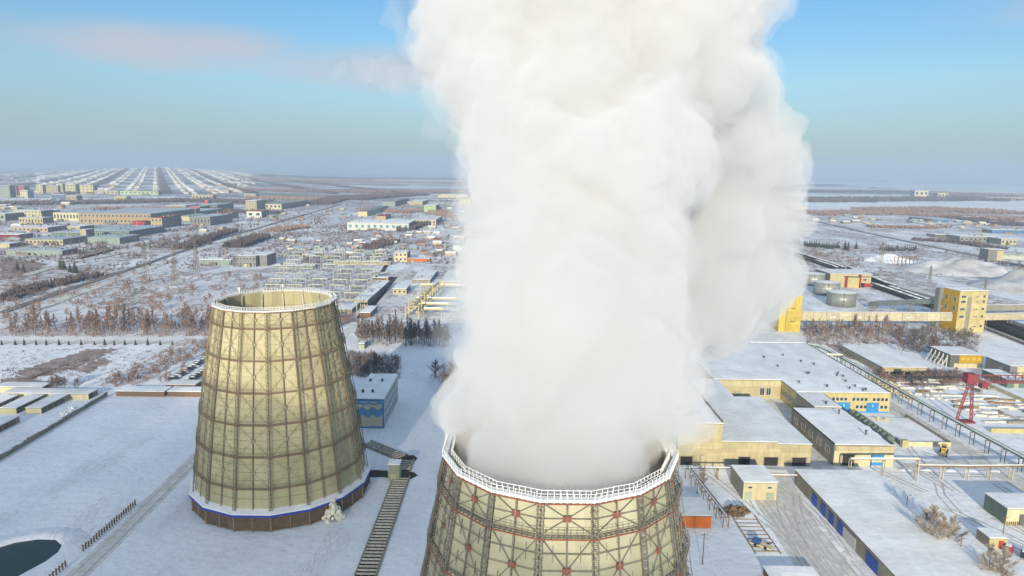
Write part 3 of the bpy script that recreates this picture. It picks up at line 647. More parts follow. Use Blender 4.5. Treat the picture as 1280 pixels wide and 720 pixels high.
# enclosure, tanks in a row
t = thing('retaining_wall', 'low cream walled enclosure filled with snow on the works yard', 'wall', (140, 218, 0))
MB().box(132, 217.6, 0, 148.3, 218, 1.5).build('front_wall', M['creamlight'], t); MB().box(148.3, 217.6, 0, 148.7, 245, 1.5).build('side_wall', M['concrete'], t); MB().box(131.6, 217.6, 0, 132, 244, 1.3).build('side_wall', M['concrete'], t)
snow_roof(t, 132.2, 218.1, 148.1, 243, 0.5, name='snow_fill')
for i in range(9):
    y = 221 + i * 3.1; o = MB(); o.tube((128.2, y, 1.2), (130.6, y, 1.2), 1.05, n=14); o.tube((129.4, y, 2.2), (129.4, y, 2.7), .35)
    a = o.build('storage_tank', M['green']); tag(a, 'dark green barrel tank in the row beside the walled enclosure', 'tank', 'green tanks beside the enclosure'); a.location = (0, 0, 0)
tag(MB().box(131, 216.0, 0, 133.0, 217.4, 2.6).build('kiosk', M['cream']), 'narrow cream kiosk at the corner of the walled enclosure', 'kiosk')
def rubble(name, label, cx, cy, rx, ry, n, m, s=(.4, .9), h=1.0):
    bm = bmesh.new()
    for i in range(n):
        a = random.random() * 2 * PI; r = random.random() ** .5
        mt = Matrix.Translation((cx + rx * r * math.cos(a), cy + ry * r * math.sin(a), h * (1 - r) * random.random() + .15)) @ Matrix.Rotation(random.random() * 6, 4, Vector((jit(1), jit(1), 1)).normalized()) @ Matrix.Diagonal((*[random.uniform(*s) for _ in range(2)], random.uniform(.2, .5), 1))
        bmesh.ops.create_cube(bm, size=1, matrix=mt)
    me = bpy.data.meshes.new(name); bm.to_mesh(me); bm.free(); me.materials.append(M[m]); o = bpy.data.objects.new(name, me); COL.objects.link(o); return tag(o, label, 'pile')
rubble('rubble_heap', 'snow dusted heap of pale rubble on the yard above the walled enclosure', 137, 240.5, 4, 2.4, 70, 'creamlight', (.6, 1.5), 1.6)
rubble('scrap_heap', 'brown scrap timber heap at the end of the elevated yard pipe', 60.5, 170, 3.2, 2.2, 70, 'wood', (.2, 2.4), 1.4)

# ------------------------------------------------------------------ pipes on trestles
def trestle(name, label, pts, r, step, m, post='steel', double=True, z0=0.0):
    t = thing(name, label, 'pipeline', (pts[0][0], pts[0][1], 0)); P = [Vector(p) for p in pts]
    mb = MB(); mb.pipe(P, r, 10)
    if double: mb.pipe([p + Vector((r * 2.2, .02, 0)) for p in P], r, 10)
    mb.build('pipe', M[m], t)
    sn = MB(); sn.pipe([p + Vector((r * .1, 0, r * .62)) for p in P], r * .75, 6); sn.build('snow_cap', M['snow'], t)
    for a, b in zip(P, P[1:]):
        n = max(1, int((b - a).length / step))
        for i in range(n + (b is P[-1])):
            c = a.lerp(b, i / n); d = (b - a).normalized(); s = Vector((-d.y, d.x, 0)) * .7; o = MB()
            for q in (s, -s): o.bar((c.x + q.x, c.y + q.y, z0), (c.x + q.x, c.y + q.y, c.z - r), .22)
            o.bar(c + s * 1.5 - Vector((0, 0, r + .1)), c - s * 1.5 - Vector((0, 0, r + .1)), .24); o.build('trestle', M[post], t)
    return t
trestle('pipeline', 'long elevated pipeline on trestles running the length of the works yard', [(120, 334, 6), (147, 334, 6), (152, 330, 5.8), (154, 322, 5.5), (155, 300, 5.2), (155.5, 248, 5.0), (157, 198, 5.0), (158, 140, 5.0)], 0.42, 6.5, 'green')
trestle('pipe_bridge', 'short pale pipe crossing from the hall roof to the long pipeline', [(140, 309, 7.0), (154.3, 309, 7.0)], .4, 12, 'pipe', double=False)
trestle('pipe_rack', 'yellowish pipe rack on tall paired posts before the right wing', [(101.5, 192, 6.2), (121, 191, 6.9)], .32, 9, 'pipe', 'pipe')
trestle('pipe_rack', 'rust brown pipe on evenly spaced short posts along the snowy road', [(121.6, 192, 4.4), (137, 192.5, 4.2), (185, 195, 4.2)], .32, 6.4, 'rust', 'pipe')
trestle('pipe_rack', 'dark handrailed pipe on posts beside the orange front garage', [(66, 190.5, 3.4), (53, 190.5, 3.4), (54.3, 176, 3.3), (55.5, 162, 3.2)], .22, 4.2, 'steel', 'rust')
trestle('pipe_rack', 'single brown pipe on two posts behind the small cream block', [(75.5, 186, 3.4), (84, 186.5, 3.2)], .25, 7, 'rust', 'pipe', double=False)

# ------------------------------------------------------------------ gantry crane over the material yard
t = thing('gantry_crane', 'dark red lattice gantry crane spanning the snowy concrete yard', 'crane', (168.5, 241, 0))
def truss(mb, p, q, w, h, n, ch=.28, br=.14):
    p, q = Vector(p), Vector(q); d = (q - p).normalized(); s = d.cross(Vector((0, 0, 1))).normalized() * w / 2; u = Vector((0, 0, h))
    L = [(-s), s, u * 1.0]
    for c in L: mb.bar(p + c, q + c, ch)
    for i in range(n):
        a, b = p.lerp(q, i / n), p.lerp(q, (i + 1) / n); m_ = (a + b) / 2
        for c in (-s, s): mb.bar(a + c, m_ + u, br); mb.bar(m_ + u, b + c, br)
        mb.bar(a - s, b + s, br)
    return mb
truss(MB(), (167, 241, 15.6), (226, 241, 15.6), 2.4, 2.6, 22).build('girder', M['crane'], t)
for x in (168.5, 222):
    for p0, p1 in (((x - 2.6, 242.2, .5), (x - .3, 241.3, 15.6)), ((x + 1.7, 240.6, .5), (x + .5, 240.8, 15.6))):
        lm = MB(); p0, p1 = Vector(p0), Vector(p1)
        for k in range(8):
            a, b = p0.lerp(p1, k / 8), p0.lerp(p1, (k + 1) / 8); w_ = .7
            lm.bar(a - Vector((.4, 0, 0)), b + Vector((.4, 0, 0)), .13)
        lm.bar(p0 - Vector((.4, 0, 0)), p1 - Vector((.4, 0, 0)), .34); lm.bar(p0 + Vector((.4, 0, 0)), p1 + Vector((.4, 0, 0)), .34); lm.build('leg', M['crane'], t)
    MB().box(x - 3.4, 239.6, .1, x + 2.8, 242.8, .6).build('bogie', M['crane'], t)
MB().box(166.2, 239.4, 15.2, 169.6, 242.4, 18.8).build('machine_house', M['crane'], t); MB().box(172, 240, 13.4, 174.5, 242, 15.3).build('cab', M['crane'], t)
# slabs, beams and rings laid out in the yard, each its own piece
random.seed(21)
mbm = []; M['snowcrete'] = mat('snow_dusted_slab', (0.72, 0.70, 0.64), (0.45, 0.41, 0.33), 0.5, 0.9, contrast=0.4)
for l_, w_, h_ in ((6, .9, .7), (9, 1.2, .5), (3.2, 1.4, .9), (4.5, 2.2, .4)): mbm.append(mesh_of(MB().box(-l_ / 2, -w_ / 2, 0, l_ / 2, w_ / 2, h_), 'concrete_block', M['concrete' if l_ < 4 else 'snowcrete']))
for l_, w_ in ((6, 1), (9, 1.3)): mbm.append(mesh_of(MB().box(-l_ / 2, -w_ / 2, 0, l_ / 2, w_ / 2, .6), 'concrete_block', M['rust']))
for r_ in range(11):
    for c_ in range(12):
        x, y = 166 + c_ * 3.6 + jit(1.2) + (r_ * 1.5), 292 - r_ * 5.0 + jit(1.4)
        if x > 206 or (157 < x < 172 and y < 246): continue
        if random.random() < .25: continue
        o = bpy.data.objects.new('concrete_block', random.choice(mbm if random.random() < .3 else mbm[:4])); COL.objects.link(o)
        o.location = (x, y, 0.01 + (.7 if random.random() < .12 else 0)); o.rotation_euler = (0, 0, jit(.25) + (PI / 2 if random.random() < .15 else 0))
        tag(o, 'snow dusted concrete beam lying in rows on the crane yard', 'beam', 'concrete beams on the crane yard')
rubble('rubble_heap', 'scattered broken blocks by the pipeline on the left side of the crane yard', 163, 282, 4.5, 17, 130, 'creamlight', (.5, 1.6), 1.2)
tag(MB().box(207, 236, 0, 207.5, 296, 1.6).build('yard_wall', M['creamlight']), 'straight cream wall closing the crane yard on its right', 'wall')
tag(MB().box(171, 231, 0, 200, 231.5, 1.5).build('yard_wall', M['lemon']), 'low pale yellow wall at the near end of the crane yard', 'wall')
# ------------------------------------------------------------------ coal handling: transfer towers, galleries, tanks
t = thing('transfer_tower', 'tall yellow tower block with dark vertical slot at the end of the conveyor gallery', 'tower', (259, 389, 0))
B = (259, 389, 277.4, 401.5); block(t, B, 24.6, 'lemon', th=.4)
slab(t, B, 'l', 0, 12.5, 0, 24.6, 'ochre', 'side_wall', .08); slab(t, B, 'f', 5.4, 8.2, 0, 21, 'concrete', 'slot', .05)  # left face in a deeper yellow, standing for its shade
panels(t, B, 'f', 8.4, 18.3, 0.2, 24.4, 3, 10, 'lemon'); panels(t, B, 'f', 0.1, 5.3, .2, 24.4, 2, 10, 'lemon')
for z in (3.0, 8.8, 13.2, 17.6, 20.6):
    if z > 4: window(t, B, 'f', 1.2, 4.4, z, z + 1.6, fw=.12, mull=2).location.y -= .06
    window(t, B, 'f', 10.4, 13.0, z + .3, z + .9, fw=.08, mull=0).location.y -= .06; window(t, B, 'f', 15.2, 16.8, z, z + 1.6, fw=.1, mull=0).location.y -= .06
Bl = (258.9, 389, 277.4, 401.5)
for z in (12.5, 18.0):
    for u in (1.8, 8.2): window(t, Bl, 'l', u, u + 2.2, z, z + 3.2, fw=.15)
st = MB()
for k in range(9): st.bar((257.5, 402 + (k % 2) * 2.4, 1 + k * 2.5), (257.5, 402 + ((k + 1) % 2) * 2.4, 3.5 + k * 2.5), .9, .25); st.box(256.8, 401.6, 3.4 + k * 2.5, 258.4, 405, 3.6 + k * 2.5)
st.build('stair', M['concrete'], t); MB().box(256.6, 401.55, 0, 258.6, 405, 24).build('stair_shaft', M['grey_shade'], t)
for i in range(12): MB().bar((259.3 + i * 1.6, 389.1, 25), (259.3 + i * 1.6, 389.1, 26.1), .08).build('roof_post', M['eave'], t)
t.rotation_euler.z = math.radians(8)
B = (154.5, 386, 167, 396); t = bld('transfer_tower', 'plain bright yellow tower at the left end of the conveyor gallery, half in steam', 'tower', B, 21.3, 'yellow')
slab(t, B, 'f', 3.9, 4.3, 0, 21, 'concrete', 'downpipe', .1); slab(t, B, 'f', 0, 12.5, 9.4, 9.7, 'lemon', 'band', .06); panels(t, B, 'f', 4.5, 12.3, .2, 21, 2, 7, 'yellow')
for z in (6, 13.5): slab(t, B, 'f', 6.5, 9, z, z + .35, 'dark', 'vent', .09)
def gallery(name, label, p, q, w, h, n, m, legs=True, wins=()):
    t = thing(name, label, 'conveyor', (p[0], p[1], 0)); p, q = Vector(p), Vector(q); d = (q - p); s = Vector((d.y, -d.x, 0)).normalized() * w / 2; L = d.length
    prof = [(-1, 0), (1, 0), (1, .62), (.72, .88), (.3, 1), (-.3, 1), (-.72, .88), (-1, .62)]
    for i in range(n):                                  # separate sheeted bays
        a, b = p.lerp(q, i / n + .0008), p.lerp(q, (i + 1) / n - .0008); mb = MB()
        mb.add([a + s * u + Vector((0, 0, v * h)) for u, v in prof] + [b + s * u + Vector((0, 0, v * h)) for u, v in prof], [(j, (j + 1) % 8, 8 + (j + 1) % 8, 8 + j) for j in range(8)] + [tuple(range(8))[::-1], tuple(range(8, 16))])
        o = mb.build('bay', M[m], t)
        if i in wins:
            c = p.lerp(q, (i + .25) / n) + s * 1.02; e = p.lerp(q, (i + .75) / n) + s * 1.02; MB().bar(c + Vector((0, 0, h * .42)), e + Vector((0, 0, h * .42)), .06, h * .2).build('window', M['frame'], o)
        if legs and i % 2 == 0:
            lg = MB(); c = p.lerp(q, (i + .5) / n)
            for u in (-.8, .8): lg.bar((c.x + s.x * u, c.y + s.y * u, 0), (c.x + s.x * u, c.y + s.y * u, c.z), .35)
            for z in (.35, .8): lg.bar((c.x - s.x, c.y - s.y, c.z * z), (c.x + s.x, c.y + s.y, c.z * z - 1), .18)
            lg.build('leg', M['concrete'], t)
    cap = MB(); cap.bar(p + Vector((0, 0, h + .05)), q + Vector((0, 0, h + .05)), w * .5, .14); cap.build('snow_cap', M['snow'], t)
    return t
gallery('conveyor_gallery', 'cream round topped conveyor gallery linking the two yellow towers', (167.1, 388, 6.6), (258, 393, 6.4), 3.4, 4.9, 12, 'pipe', wins=(2, 4, 6, 8))
gallery('conveyor_gallery', 'cream conveyor gallery leaving the yellow tower block to the right', (277, 397, 6.3), (350, 405, 6.8), 3.6, 3.8, 9, 'pipe')
gallery('conveyor_gallery', 'greyish upper gallery above the cream conveyor on the right edge', (277, 401, 11.2), (350, 409, 11.4), 3.4, 3.2, 9, 'concrete', legs=False)
gallery('conveyor_gallery', 'dark sloping conveyor gallery climbing to the yellow tower block', (247, 462, 1.2), (258, 404, 14.5), 4.2, 3.4, 7, 'galvan')
for (cx, cy, lb) in ((231, 471, 'front metal tank with snow lid, in full view behind the gallery'), (241, 516, 'middle metal tank with snow lid, partly behind the front tank'), (250.5, 562, 'rear metal tank with snow lid, at the edge of the steam')):
    t = thing('storage_tank', lb, 'tank', (cx, cy, 0)); mb = MB(); mb.tube((cx, cy, 0), (cx, cy, 9.4), 9.4, n=40); mb.build('shell', M['galvan'], t, True)
    for z in (3.1, 6.3, 9.3): MB().tube((cx, cy, z - .12), (cx, cy, z + .12), 9.5, n=40).build('hoop', M['concrete'], t)
    mb = MB(); mb.tube((cx, cy, 9.45), (cx, cy, 10.3), 9.3, 1.2, n=40); mb.build('snow_lid', M['snow'], t)
    lad = MB(); lad.bar((cx - 3, cy - 9.3, 0), (cx - 3, cy - 9.3, 10.2), .12); lad.bar((cx - 2.4, cy - 9.4, 0), (cx - 2.4, cy - 9.4, 10.2), .12)
    for i in range(16): lad.bar((cx - 3, cy - 9.3, .4 + i * .6), (cx - 2.4, cy - 9.4, .4 + i * .6), .07)
    lad.build('ladder', M['steel'], t)
B = (260, 552, 293.5, 580); t = bld('unloading_station', 'tan industrial building with red corner blocks and dark gateways behind the tanks', 'industrial building', B, 10.6, 'cream')
slab(t, B, 'l', 0, 28, 0, 10.6, 'grey_shade', 'side_wall', .08); slab(t, B, 'f', 0, 4.6, 0, 3.2, 'red', 'plinth', .2); slab(t, B, 'f', 4.8, 8, 0, 3.4, 'dark', 'gateway', .1); slab(t, B, 'f', 23, 28.5, 0, 3.4, 'dark', 'gateway', .1); slab(t, B, 'f', 28.6, 33.5, 0, 3.2, 'red', 'plinth', .2)  # grey left wall stands for the shaded side of the cream block
MB().box(272, 548, 0, 282, 552, 8.2).build('porch', M['lemon'], t); MB().box(271.6, 547.9, 0, 272.6, 548.9, 9.6).build('column', M['red'], t); MB().box(282.5, 547.9, 0, 283.5, 548.9, 11).build('column', M['red'], t); slab(t, B, 'f', 11, 33, 8.2, 8.8, 'eave', 'gutter', .2)
for i in range(3): window(t, B, 'f', 15 + i * 6, 18 + i * 6, 5.2, 7.0)
# ------------------------------------------------------------------ left of the plume: pump house, trench, garages, fences
B = (-54.6, 227, -44, 256.5)
M['wavecream'] = wallmat('cream_render', (0.62, 0.57, 0.42)); M['wave'] = mat('blue_wave_paint', (0.11, 0.29, 0.48), (0.10, 0.25, 0.42), 0.6, 0.7)
T = bld('pump_house', 'two tone building painted with blue waves on cream, four vents on its snow roof', 'pump house', B, 10.5, 'wavecream')
def wave(z0, z1, amp, ph):
    n = 36; mb = MB(); vs = []
    for i in range(n + 1):
        u = 10.6 * i / n; tri = abs(((u / 3.5 + ph) % 1) * 2 - 1) * 2 - 1; w = amp * math.sin(tri * PI / 2)
        vs += [(B[0] + u, B[1] - .05, z0 + w), (B[0] + u, B[1] - .05, z1 + w), (B[0] + u, B[1], z0 + w), (B[0] + u, B[1], z1 + w)]
    fs = []
    for i in range(n):
        a, b = 4 * i, 4 * i + 4; fs += [(a, b, b + 1, a + 1), (a + 1, b + 1, b + 3, a + 3), (a + 2, b + 2, b, a)]
    fs += [(0, 1, 3, 2), (4 * n, 4 * n + 2, 4 * n + 3, 4 * n + 1)]
    mb.add(vs, fs).build('wave_mural', M['wave'], T)
wave(4.4, 7.2, .55, .1); wave(8.55, 9.3, .35, .45)
slab(T, B, 'f', 0, 10.6, 9.75, 10.4, 'skyblue', 'cornice', .07); slab(T, B, 'f', 0, 10.6, 0, .6, 'skyblue', 'plinth', .07); slab(T, B, 'f', 10.1, 10.6, .6, 9.7, 'skyblue', 'corner_strip', .06)
for i in range(7):
    for z in (1.6, 5, 8): window(T, B, 'r', 1.5 + i * 4, 3.7 + i * 4, z, z + 1.7, fw=.15)
    slab(T, B, 'r', .5 + i * 4, .9 + i * 4, .2, 10.3, 'skyblue', 'pilaster', .06)
for x, y in ((-53, 233), (-49.5, 233), (-53, 246), (-48.6, 246)):
    v = MB().box(x, y, 10.6, x + .8, y + .8, 11.9); v.build('roof_vent', M['eave'], T)
T['label'] = 'cream building painted with blue waves, four vents on its snow roof'
# raised concrete channel with cross beams
def channel(label, p, q, w, step):
    t = thing('pipe_channel', label, 'channel', (p[0], p[1], 0)); p, q = Vector((*p, 0)), Vector((*q, 0)); d = (q - p).normalized(); s = Vector((d.y, -d.x, 0)) * w / 2; L = (q - p).length
    for k in (-1, 1): MB().bar(p + s * k + Vector((0, 0, .3)), q + s * k + Vector((0, 0, .3)), .35, .6).build('side_wall', M['concrete'], t)
    fl = MB(); a = Vector((0, 0, .03)); fl.add([p - s + a, p + s + a, q + s + a, q - s + a], [(0, 1, 2, 3)]); fl.build('channel_floor', M['dirt'], t)
    for k in (-.4, .35): pm = MB(); pm.tube(p + s * k + Vector((0, 0, .28)), q + s * k + Vector((0, 0, .24)), .13); pm.build('pipe', M['rust'], t)
    bmh = MB(); bmh.bar(-s * .93, s * .93, .42, .3); bm_ = mesh_of(bmh, 'cross_beam', M['beamtop'])
    n = int(L / step)
    for i in range(n): c = p + d * step * (i + .5); inst('cross_beam', bm_, t, c + Vector((0, 0, .52)) - t.location)
    return t
M['dirt'] = mat('bare_dirt', (0.03, 0.025, 0.02), (0.06, 0.05, 0.04), 0.5, 0.95); M['beamtop'] = mat('snow_dusted_concrete', (0.66, 0.62, 0.52), (0.45, 0.41, 0.33), 1.2, 0.85)
channel('long straight channel with rows of pale cross beams between the two towers', (-31.6, 112), (-31.6, 188.5), 4.6, 1.45)
channel('short slanting channel with cross beams running towards the wave painted building', (-33.5, 202.0), (-47.5, 213.5), 4.2, 1.3)
channel('stub of beamed channel beyond the dark pit', (-31.8, 192.5), (-31.8, 200.5), 4.0, 1.45)
patch('open_pit', [(-36.8, 188.4), (-33, 187.2), (-28.6, 187.6), (-27.0, 190), (-28.8, 192.3), (-33, 192.6), (-41, 193.3), (-43.8, 191), (-41.5, 188.2)], 0.02, 'dirt'); patch('open_pit', [(-34, 199.6), (-29.6, 199.2), (-28.8, 202), (-30.6, 204.6), (-34.4, 203.4)], 0.045, 'dirt')
B = (-35.2, 186, -31.9, 189.4); T = bld('valve_cabin', 'tall narrow grey green cabin standing over the beamed channel', 'cabin', B, 4.8, 'doorgrey'); slab(T, B, 'f', .8, 2.4, 0, 2.2, 'creamlight', 'door')
# garages
def garage(label, B, h=2.0, n=0):
    t = bld('garage', label, 'garage', B, h, 'concrete'); slab(t, B, 'f', 0, B[2] - B[0], .0, h, 'creamlight', 'front_wall', .05)  # pale front on a grey body, colours standing for sunlit and shaded sides
    k = int((B[3] - B[1]) / 3.2)
    for i in range(k):
        slab(t, B, 'r', .35 + i * 3.2, 2.85 + i * 3.2, .1, 1.75, 'wood' if (i * 7) % 3 else 'darkwall', 'door', .06)
    return t
garage('back garage row with long cream front and snow roof', (-196, 252.5, -163, 258.5)); garage('right middle garage block, nearest to the dark yard fence', (-176, 236.5, -170.3, 251.5)); garage('centre garage block between two others in the left compound', (-185, 236, -179, 251))
garage('left garage block half cut by the frame, behind the front one', (-194.5, 236, -188.5, 250)); garage('front garage block at the left frame edge, nearest the camera', (-178.5, 204, -172.2, 228)); garage('far left small garage behind the compound row', (-205, 260, -186, 266))
t = thing('compound_wall', 'dark grey slab wall separating the garages from the blue snowfield', 'wall', (-157, 190, 0))
for i in range(27):
    y = 186 + i * 2.65; x = -155.2 - (i / 27) * 3.6; s = MB(); hh = random.uniform(1.5, 1.9); s.box(x - .1, y + .03, 0, x + .1, y + 2.55, hh); o = s.build('wall_slab', M['concrete'], t)
    MB().box(x - .3, y - .12, 0, x + .2, y + .02, hh + .15).build('wall_post', M['darkwall'], t)
    if random.random() < .8: MB().box(x - .22, y + .05, hh, x + .22, y + 2.5, hh + random.uniform(.12, .3)).build('snow_cap', M['snow'], t)
rubble('snow_mound', 'pale mound against the compound wall by the garages', -160.5, 238, 1.9, 4.5, 40, 'snow', (.9, 2.2), 1.4)
for lb, B in (('first low shed with brown front along the far edge of the snowfield', (-155, 257, -136, 263)), ('second low shed with snow roof left of the tan tower', (-135, 257.5, -100, 263.5)), ('small snow roofed lean-to behind the low sheds', (-140, 266, -128, 272))):
    bld('low_shed', lb, 'shed', B, 1.9, 'wood')
t = thing('picket_fence', 'dark broken picket fence beside the snow track at lower left', 'fence', (-99.6, 148, 0))
for i in range(22):
    y = 147 + i * 1.06; MB().box(-99.75, y, 0, -99.5, y + .22, 1.5 + jit(.2)).build('picket', M['wood'], t)
for z in (.5, 1.1): MB().box(-99.62, 147, z, -99.55, 170, z + .12).build('rail', M['wood'], t)
t = thing('picket_fence', 'short dark picket fence by the green pond at the bottom left', 'fence', (-99.6, 136, 0))
for i in range(6): MB().box(-99.75, 135.4 + i * 1.05, 0, -99.5, 135.6 + i * 1.05, 1.5).build('picket', M['wood'], t)
MB().box(-99.62, 135.4, 1.0, -99.55, 141, 1.15).build('rail', M['wood'], t)
# green pond with raised snow bank
M['pond'] = mat('dark_pond_water', (0.012, 0.035, 0.028), (0.008, 0.028, 0.03), 0.25, 0.35, 0.04, 2)
ring = [(-105.9, 149.6), (-109, 152), (-113.4, 152.2), (-118, 150.5), (-122.5, 146), (-125, 139), (-123, 132), (-116, 128.5), (-110, 131), (-107, 136), (-105, 141.5), (-104.6, 146)]
tag(MB().add([(x, y, .05) for x, y in ring], [tuple(range(12))]).build('pond_water', M['pond']), kind='structure')
mb = MB(); cx, cy = -114, 141; vs = []
for x, y in ring: d = Vector((x - cx, y - cy)).normalized(); vs += [(x - d.x * .3, y - d.y * .3, .06), (x + d.x * .4, y + d.y * .4, .75), (x + d.x * 1.8, y + d.y * 1.8, .85 + jit(.2)), (x + d.x * 6, y + d.y * 6, -.05)]
n = 12; mb.add(vs, [(4 * i + k, 4 * ((i + 1) % n) + k, 4 * ((i + 1) % n) + k + 1, 4 * i + k + 1) for i in range(n) for k in range(3)]); tag(mb.build('snow_bank', M['ground'], None, True), kind='structure')
# tracks and trodden roads
M['rutsnow'] = mat('rutted_snow', (0.60, 0.58, 0.54), (0.42, 0.39, 0.35), 0.5, 0.9, contrast=0.5)
strip('snow_track', [(-94.5, 120), (-95.2, 150), (-96.5, 180), (-98, 215), (-101, 257)], 5.0, .015, 'trodden')
for dx in (-1.2, 1.2): strip('wheel_rut', [(-94.5 + dx, 120), (-95.2 + dx + .1, 150), (-96.5 + dx, 180), (-97.5 + dx, 215)], .5, .02, 'rutsnow')
strip('yard_road', [(72, 110), (73, 150), (74.5, 175), (78, 196)], 13, .016, 'trodden'); strip('yard_road', [(121, 198), (130, 202), (140, 204), (150, 204)], 6, .017, 'trodden'); strip('snow_road', [(150, 340), (149, 300), (149.5, 250), (151, 205), (153, 150)], 8, .018, 'trodden')
for k in range(9):
    x = 68 + k * 1.5 + jit(.5); strip('wheel_rut', [(x, 122 + jit(8)), (x + .4 + jit(.6), 150), (x + 1.5 + jit(.8), 174 + jit(6))], .35, .021 + k * .002, 'rutsnow')
for dx in (0, 2.1): strip('wheel_rut', [(126 + dx, 190), (122 + dx, 182), (120 + dx, 172), (122 + dx, 160), (126 + dx, 150)], .5, .024, 'rutsnow'); strip('wheel_rut', [(149 + dx, 320), (149.5 + dx, 250), (151 + dx, 205)], .5, .026, 'rutsnow')
strip('wheel_rut', [(136, 214), (140, 207), (148, 206), (152, 214), (151, 228)], .6, .028, 'rutsnow')
random.seed(12)
for k in range(42):                                   # tyre tracks and plough lines over the lit yards
    if k < 16: x, y, a, L = 66 + random.random() * 15, random.uniform(115, 180), PI / 2 + jit(.18), random.uniform(14, 40)
    elif k < 30: x, y, a, L = random.uniform(108, 150), random.uniform(140, 186), PI / 2 + jit(.6), random.uniform(15, 38)
    elif k < 38: x, y, a, L = random.uniform(121, 150), random.uniform(196, 216), jit(.5), random.uniform(12, 26)
    elif k < 42: x, y, a, L = random.uniform(148, 152), random.uniform(200, 300), PI / 2 + jit(.08), 40
    else: x, y, a, L = random.uniform(-95, -40), random.uniform(120, 165), random.random() * PI, random.uniform(15, 40)
    c_ = jit(.03); pts = []
    for i in range(9): pts.append((x, y)); x += math.cos(a) * L / 8; y += math.sin(a) * L / 8; a += c_ * 2
    for dx in (0, 1.7): strip('wheel_rut', [(u + dx * math.sin(a), v - dx * math.cos(a)) for u, v in pts], .42, .031 + .0011 * k, 'rutsnow')
for k in range(14):                                   # ploughed snow banks beside the roads
    x, y, L = ((80.5, 150 + 3 * k, 5) if k < 5 else (66.5, 120 + 6 * (k - 5), 5) if k < 9 else (122 + 7 * (k - 9), 198.5, 5)); mb = MB(); bmq = [(x + jit(.4), y + jit(.4), -.05)]
    n = 14; vs = [(x, y, .55 + jit(.2))] + [(x + (.9 + jit(.3)) * math.cos(2 * PI * i / n) * (1 if k < 9 else 2.6), y + (2.4 + jit(.6)) * math.sin(2 * PI * i / n) * (1 if k < 9 else .4), -.03) for i in range(n)]; mb.add(vs, [(0, 1 + i, 1 + (i + 1) % n) for i in range(n)]); tag(mb.build('snow_bank', M['snow'], None, True), kind='structure')
strip('snow_road', [(-330, 333), (-264, 337), (-176, 342), (-130, 345), (-95, 352)], 7, .03, 'trodden'); strip('snow_road', [(-91, 300), (-91, 361), (-92, 452), (-94, 640)], 5, .032, 'trodden')
# vehicles
def car(label, x, y, rz, m, group=None, sc=1.0):
    t = thing('parked_car', label, 'car', (0, 0, 0), group)
    b = MB(); prof = [(-2.1, .35), (2.1, .35), (2.15, .75), (1.2, .92), (.6, 1.42), (-1.1, 1.45), (-1.8, .98), (-2.15, .9)]
    b.add([(u, -.82, z) for u, z in prof] + [(u, .82, z) for u, z in prof], [tuple(range(8)), tuple(range(8, 16))[::-1]] + [(i, 8 + i, 8 + (i + 1) % 8, (i + 1) % 8) for i in range(8)]); b.build('body', M[m], t)
    gl = MB(); gl.add([(1.15, -.7, .98), (1.15, .7, .98), (.66, .66, 1.38), (.66, -.66, 1.38)], [(0, 1, 2, 3)]); gl.box(-1.2, -.85, 1.0, .7, .85, 1.34); gl.build('window', M['glass'], t)
    wm_ = mesh_of(MB().tube((0, -.1, 0), (0, .1, 0), .33, n=12), 'wheel', M['tyre'])
    for u in (-1.3, 1.3):
        for v in (-.8, .8): inst('wheel', wm_, t, (u, v, .33))
    MB().box(-1.0, -.6, 1.46, .5, .6, 1.6).build('snow_cap', M['snow'], t)
    t.location = (x, y, 0); t.rotation_euler.z = rz; return t
for nm, c in (('carred', (.35, .03, .03)), ('carwhite', (.7, .7, .7)), ('cardark', (.03, .035, .04)), ('carblue', (.03, .08, .2)), ('cargrey', (.25, .26, .27))): M[nm] = mat(nm + '_paint', c, None, 1, 0.3, spec=.5)
kinds = ['cardark', 'carwhite', 'cardark', 'cargrey', 'carred', 'cardark', 'carwhite', 'cardark', 'carblue', 'cargrey', 'cardark', 'cardark']
names = {'cardark': 'black', 'carwhite': 'white', 'cargrey': 'grey', 'carred': 'red', 'carblue': 'blue'}
ordn = ['nearest', 'second', 'third', 'fourth', 'fifth', 'sixth', 'seventh', 'eighth', 'ninth', 'tenth', 'eleventh', 'farthest']
for i, m_ in enumerate(kinds): car('%s car, %s from the camera in the longer parked row left of the tan tower' % (names[m_], ordn[i]), -143.4 + jit(.5), 279 + i * 3.1, PI * (i % 2) + jit(.08), m_, 'cars parked left of the tan tower')
for i in range(7): m_ = kinds[(i * 5 + 2) % 12]; car('%s car, %s from the camera in the shorter parked row by the tan tower' % (names[m_], ordn[i]), -135.5 + jit(.4), 276 + i * 3.1, PI * (i % 2) + jit(.08), m_, 'cars parked left of the tan tower')
car('dark car with snow on its roof beside the tiny cream hut', 123.6, 150.5, .9, 'cardark'); car('red car parked nose to tail behind the dark car by the hut', 121.6, 153.2, .9, 'carred')
t = thing('wheel_loader', 'small yellow loader clearing snow on the road by the walled enclosure', 'loader', (0, 0, 0))
MB().box(-1.9, -.8, .8, .3, .8, 1.9).build('body', M['yellow'], t); c_ = MB().box(-.4, -.7, 1.9, .9, .7, 3.1).build('cab', M['yellow'], t); MB().box(.91, -.6, 2.1, .95, .6, 2.95).build('window', M['glass'], c_); MB().box(-.3, -.75, 2.1, .8, .75, 2.9).build('window', M['glass'], c_)
MB().box(.3, -.6, .7, 1.9, .6, 1.4).build('front_frame', M['yellow'], t); a_ = MB(); a_.bar((.9, -.5, 1.6), (2.6, -.5, .7), .2); a_.bar((.9, .5, 1.6), (2.6, .5, .7), .2); a_.build('arm', M['yellow'], t)
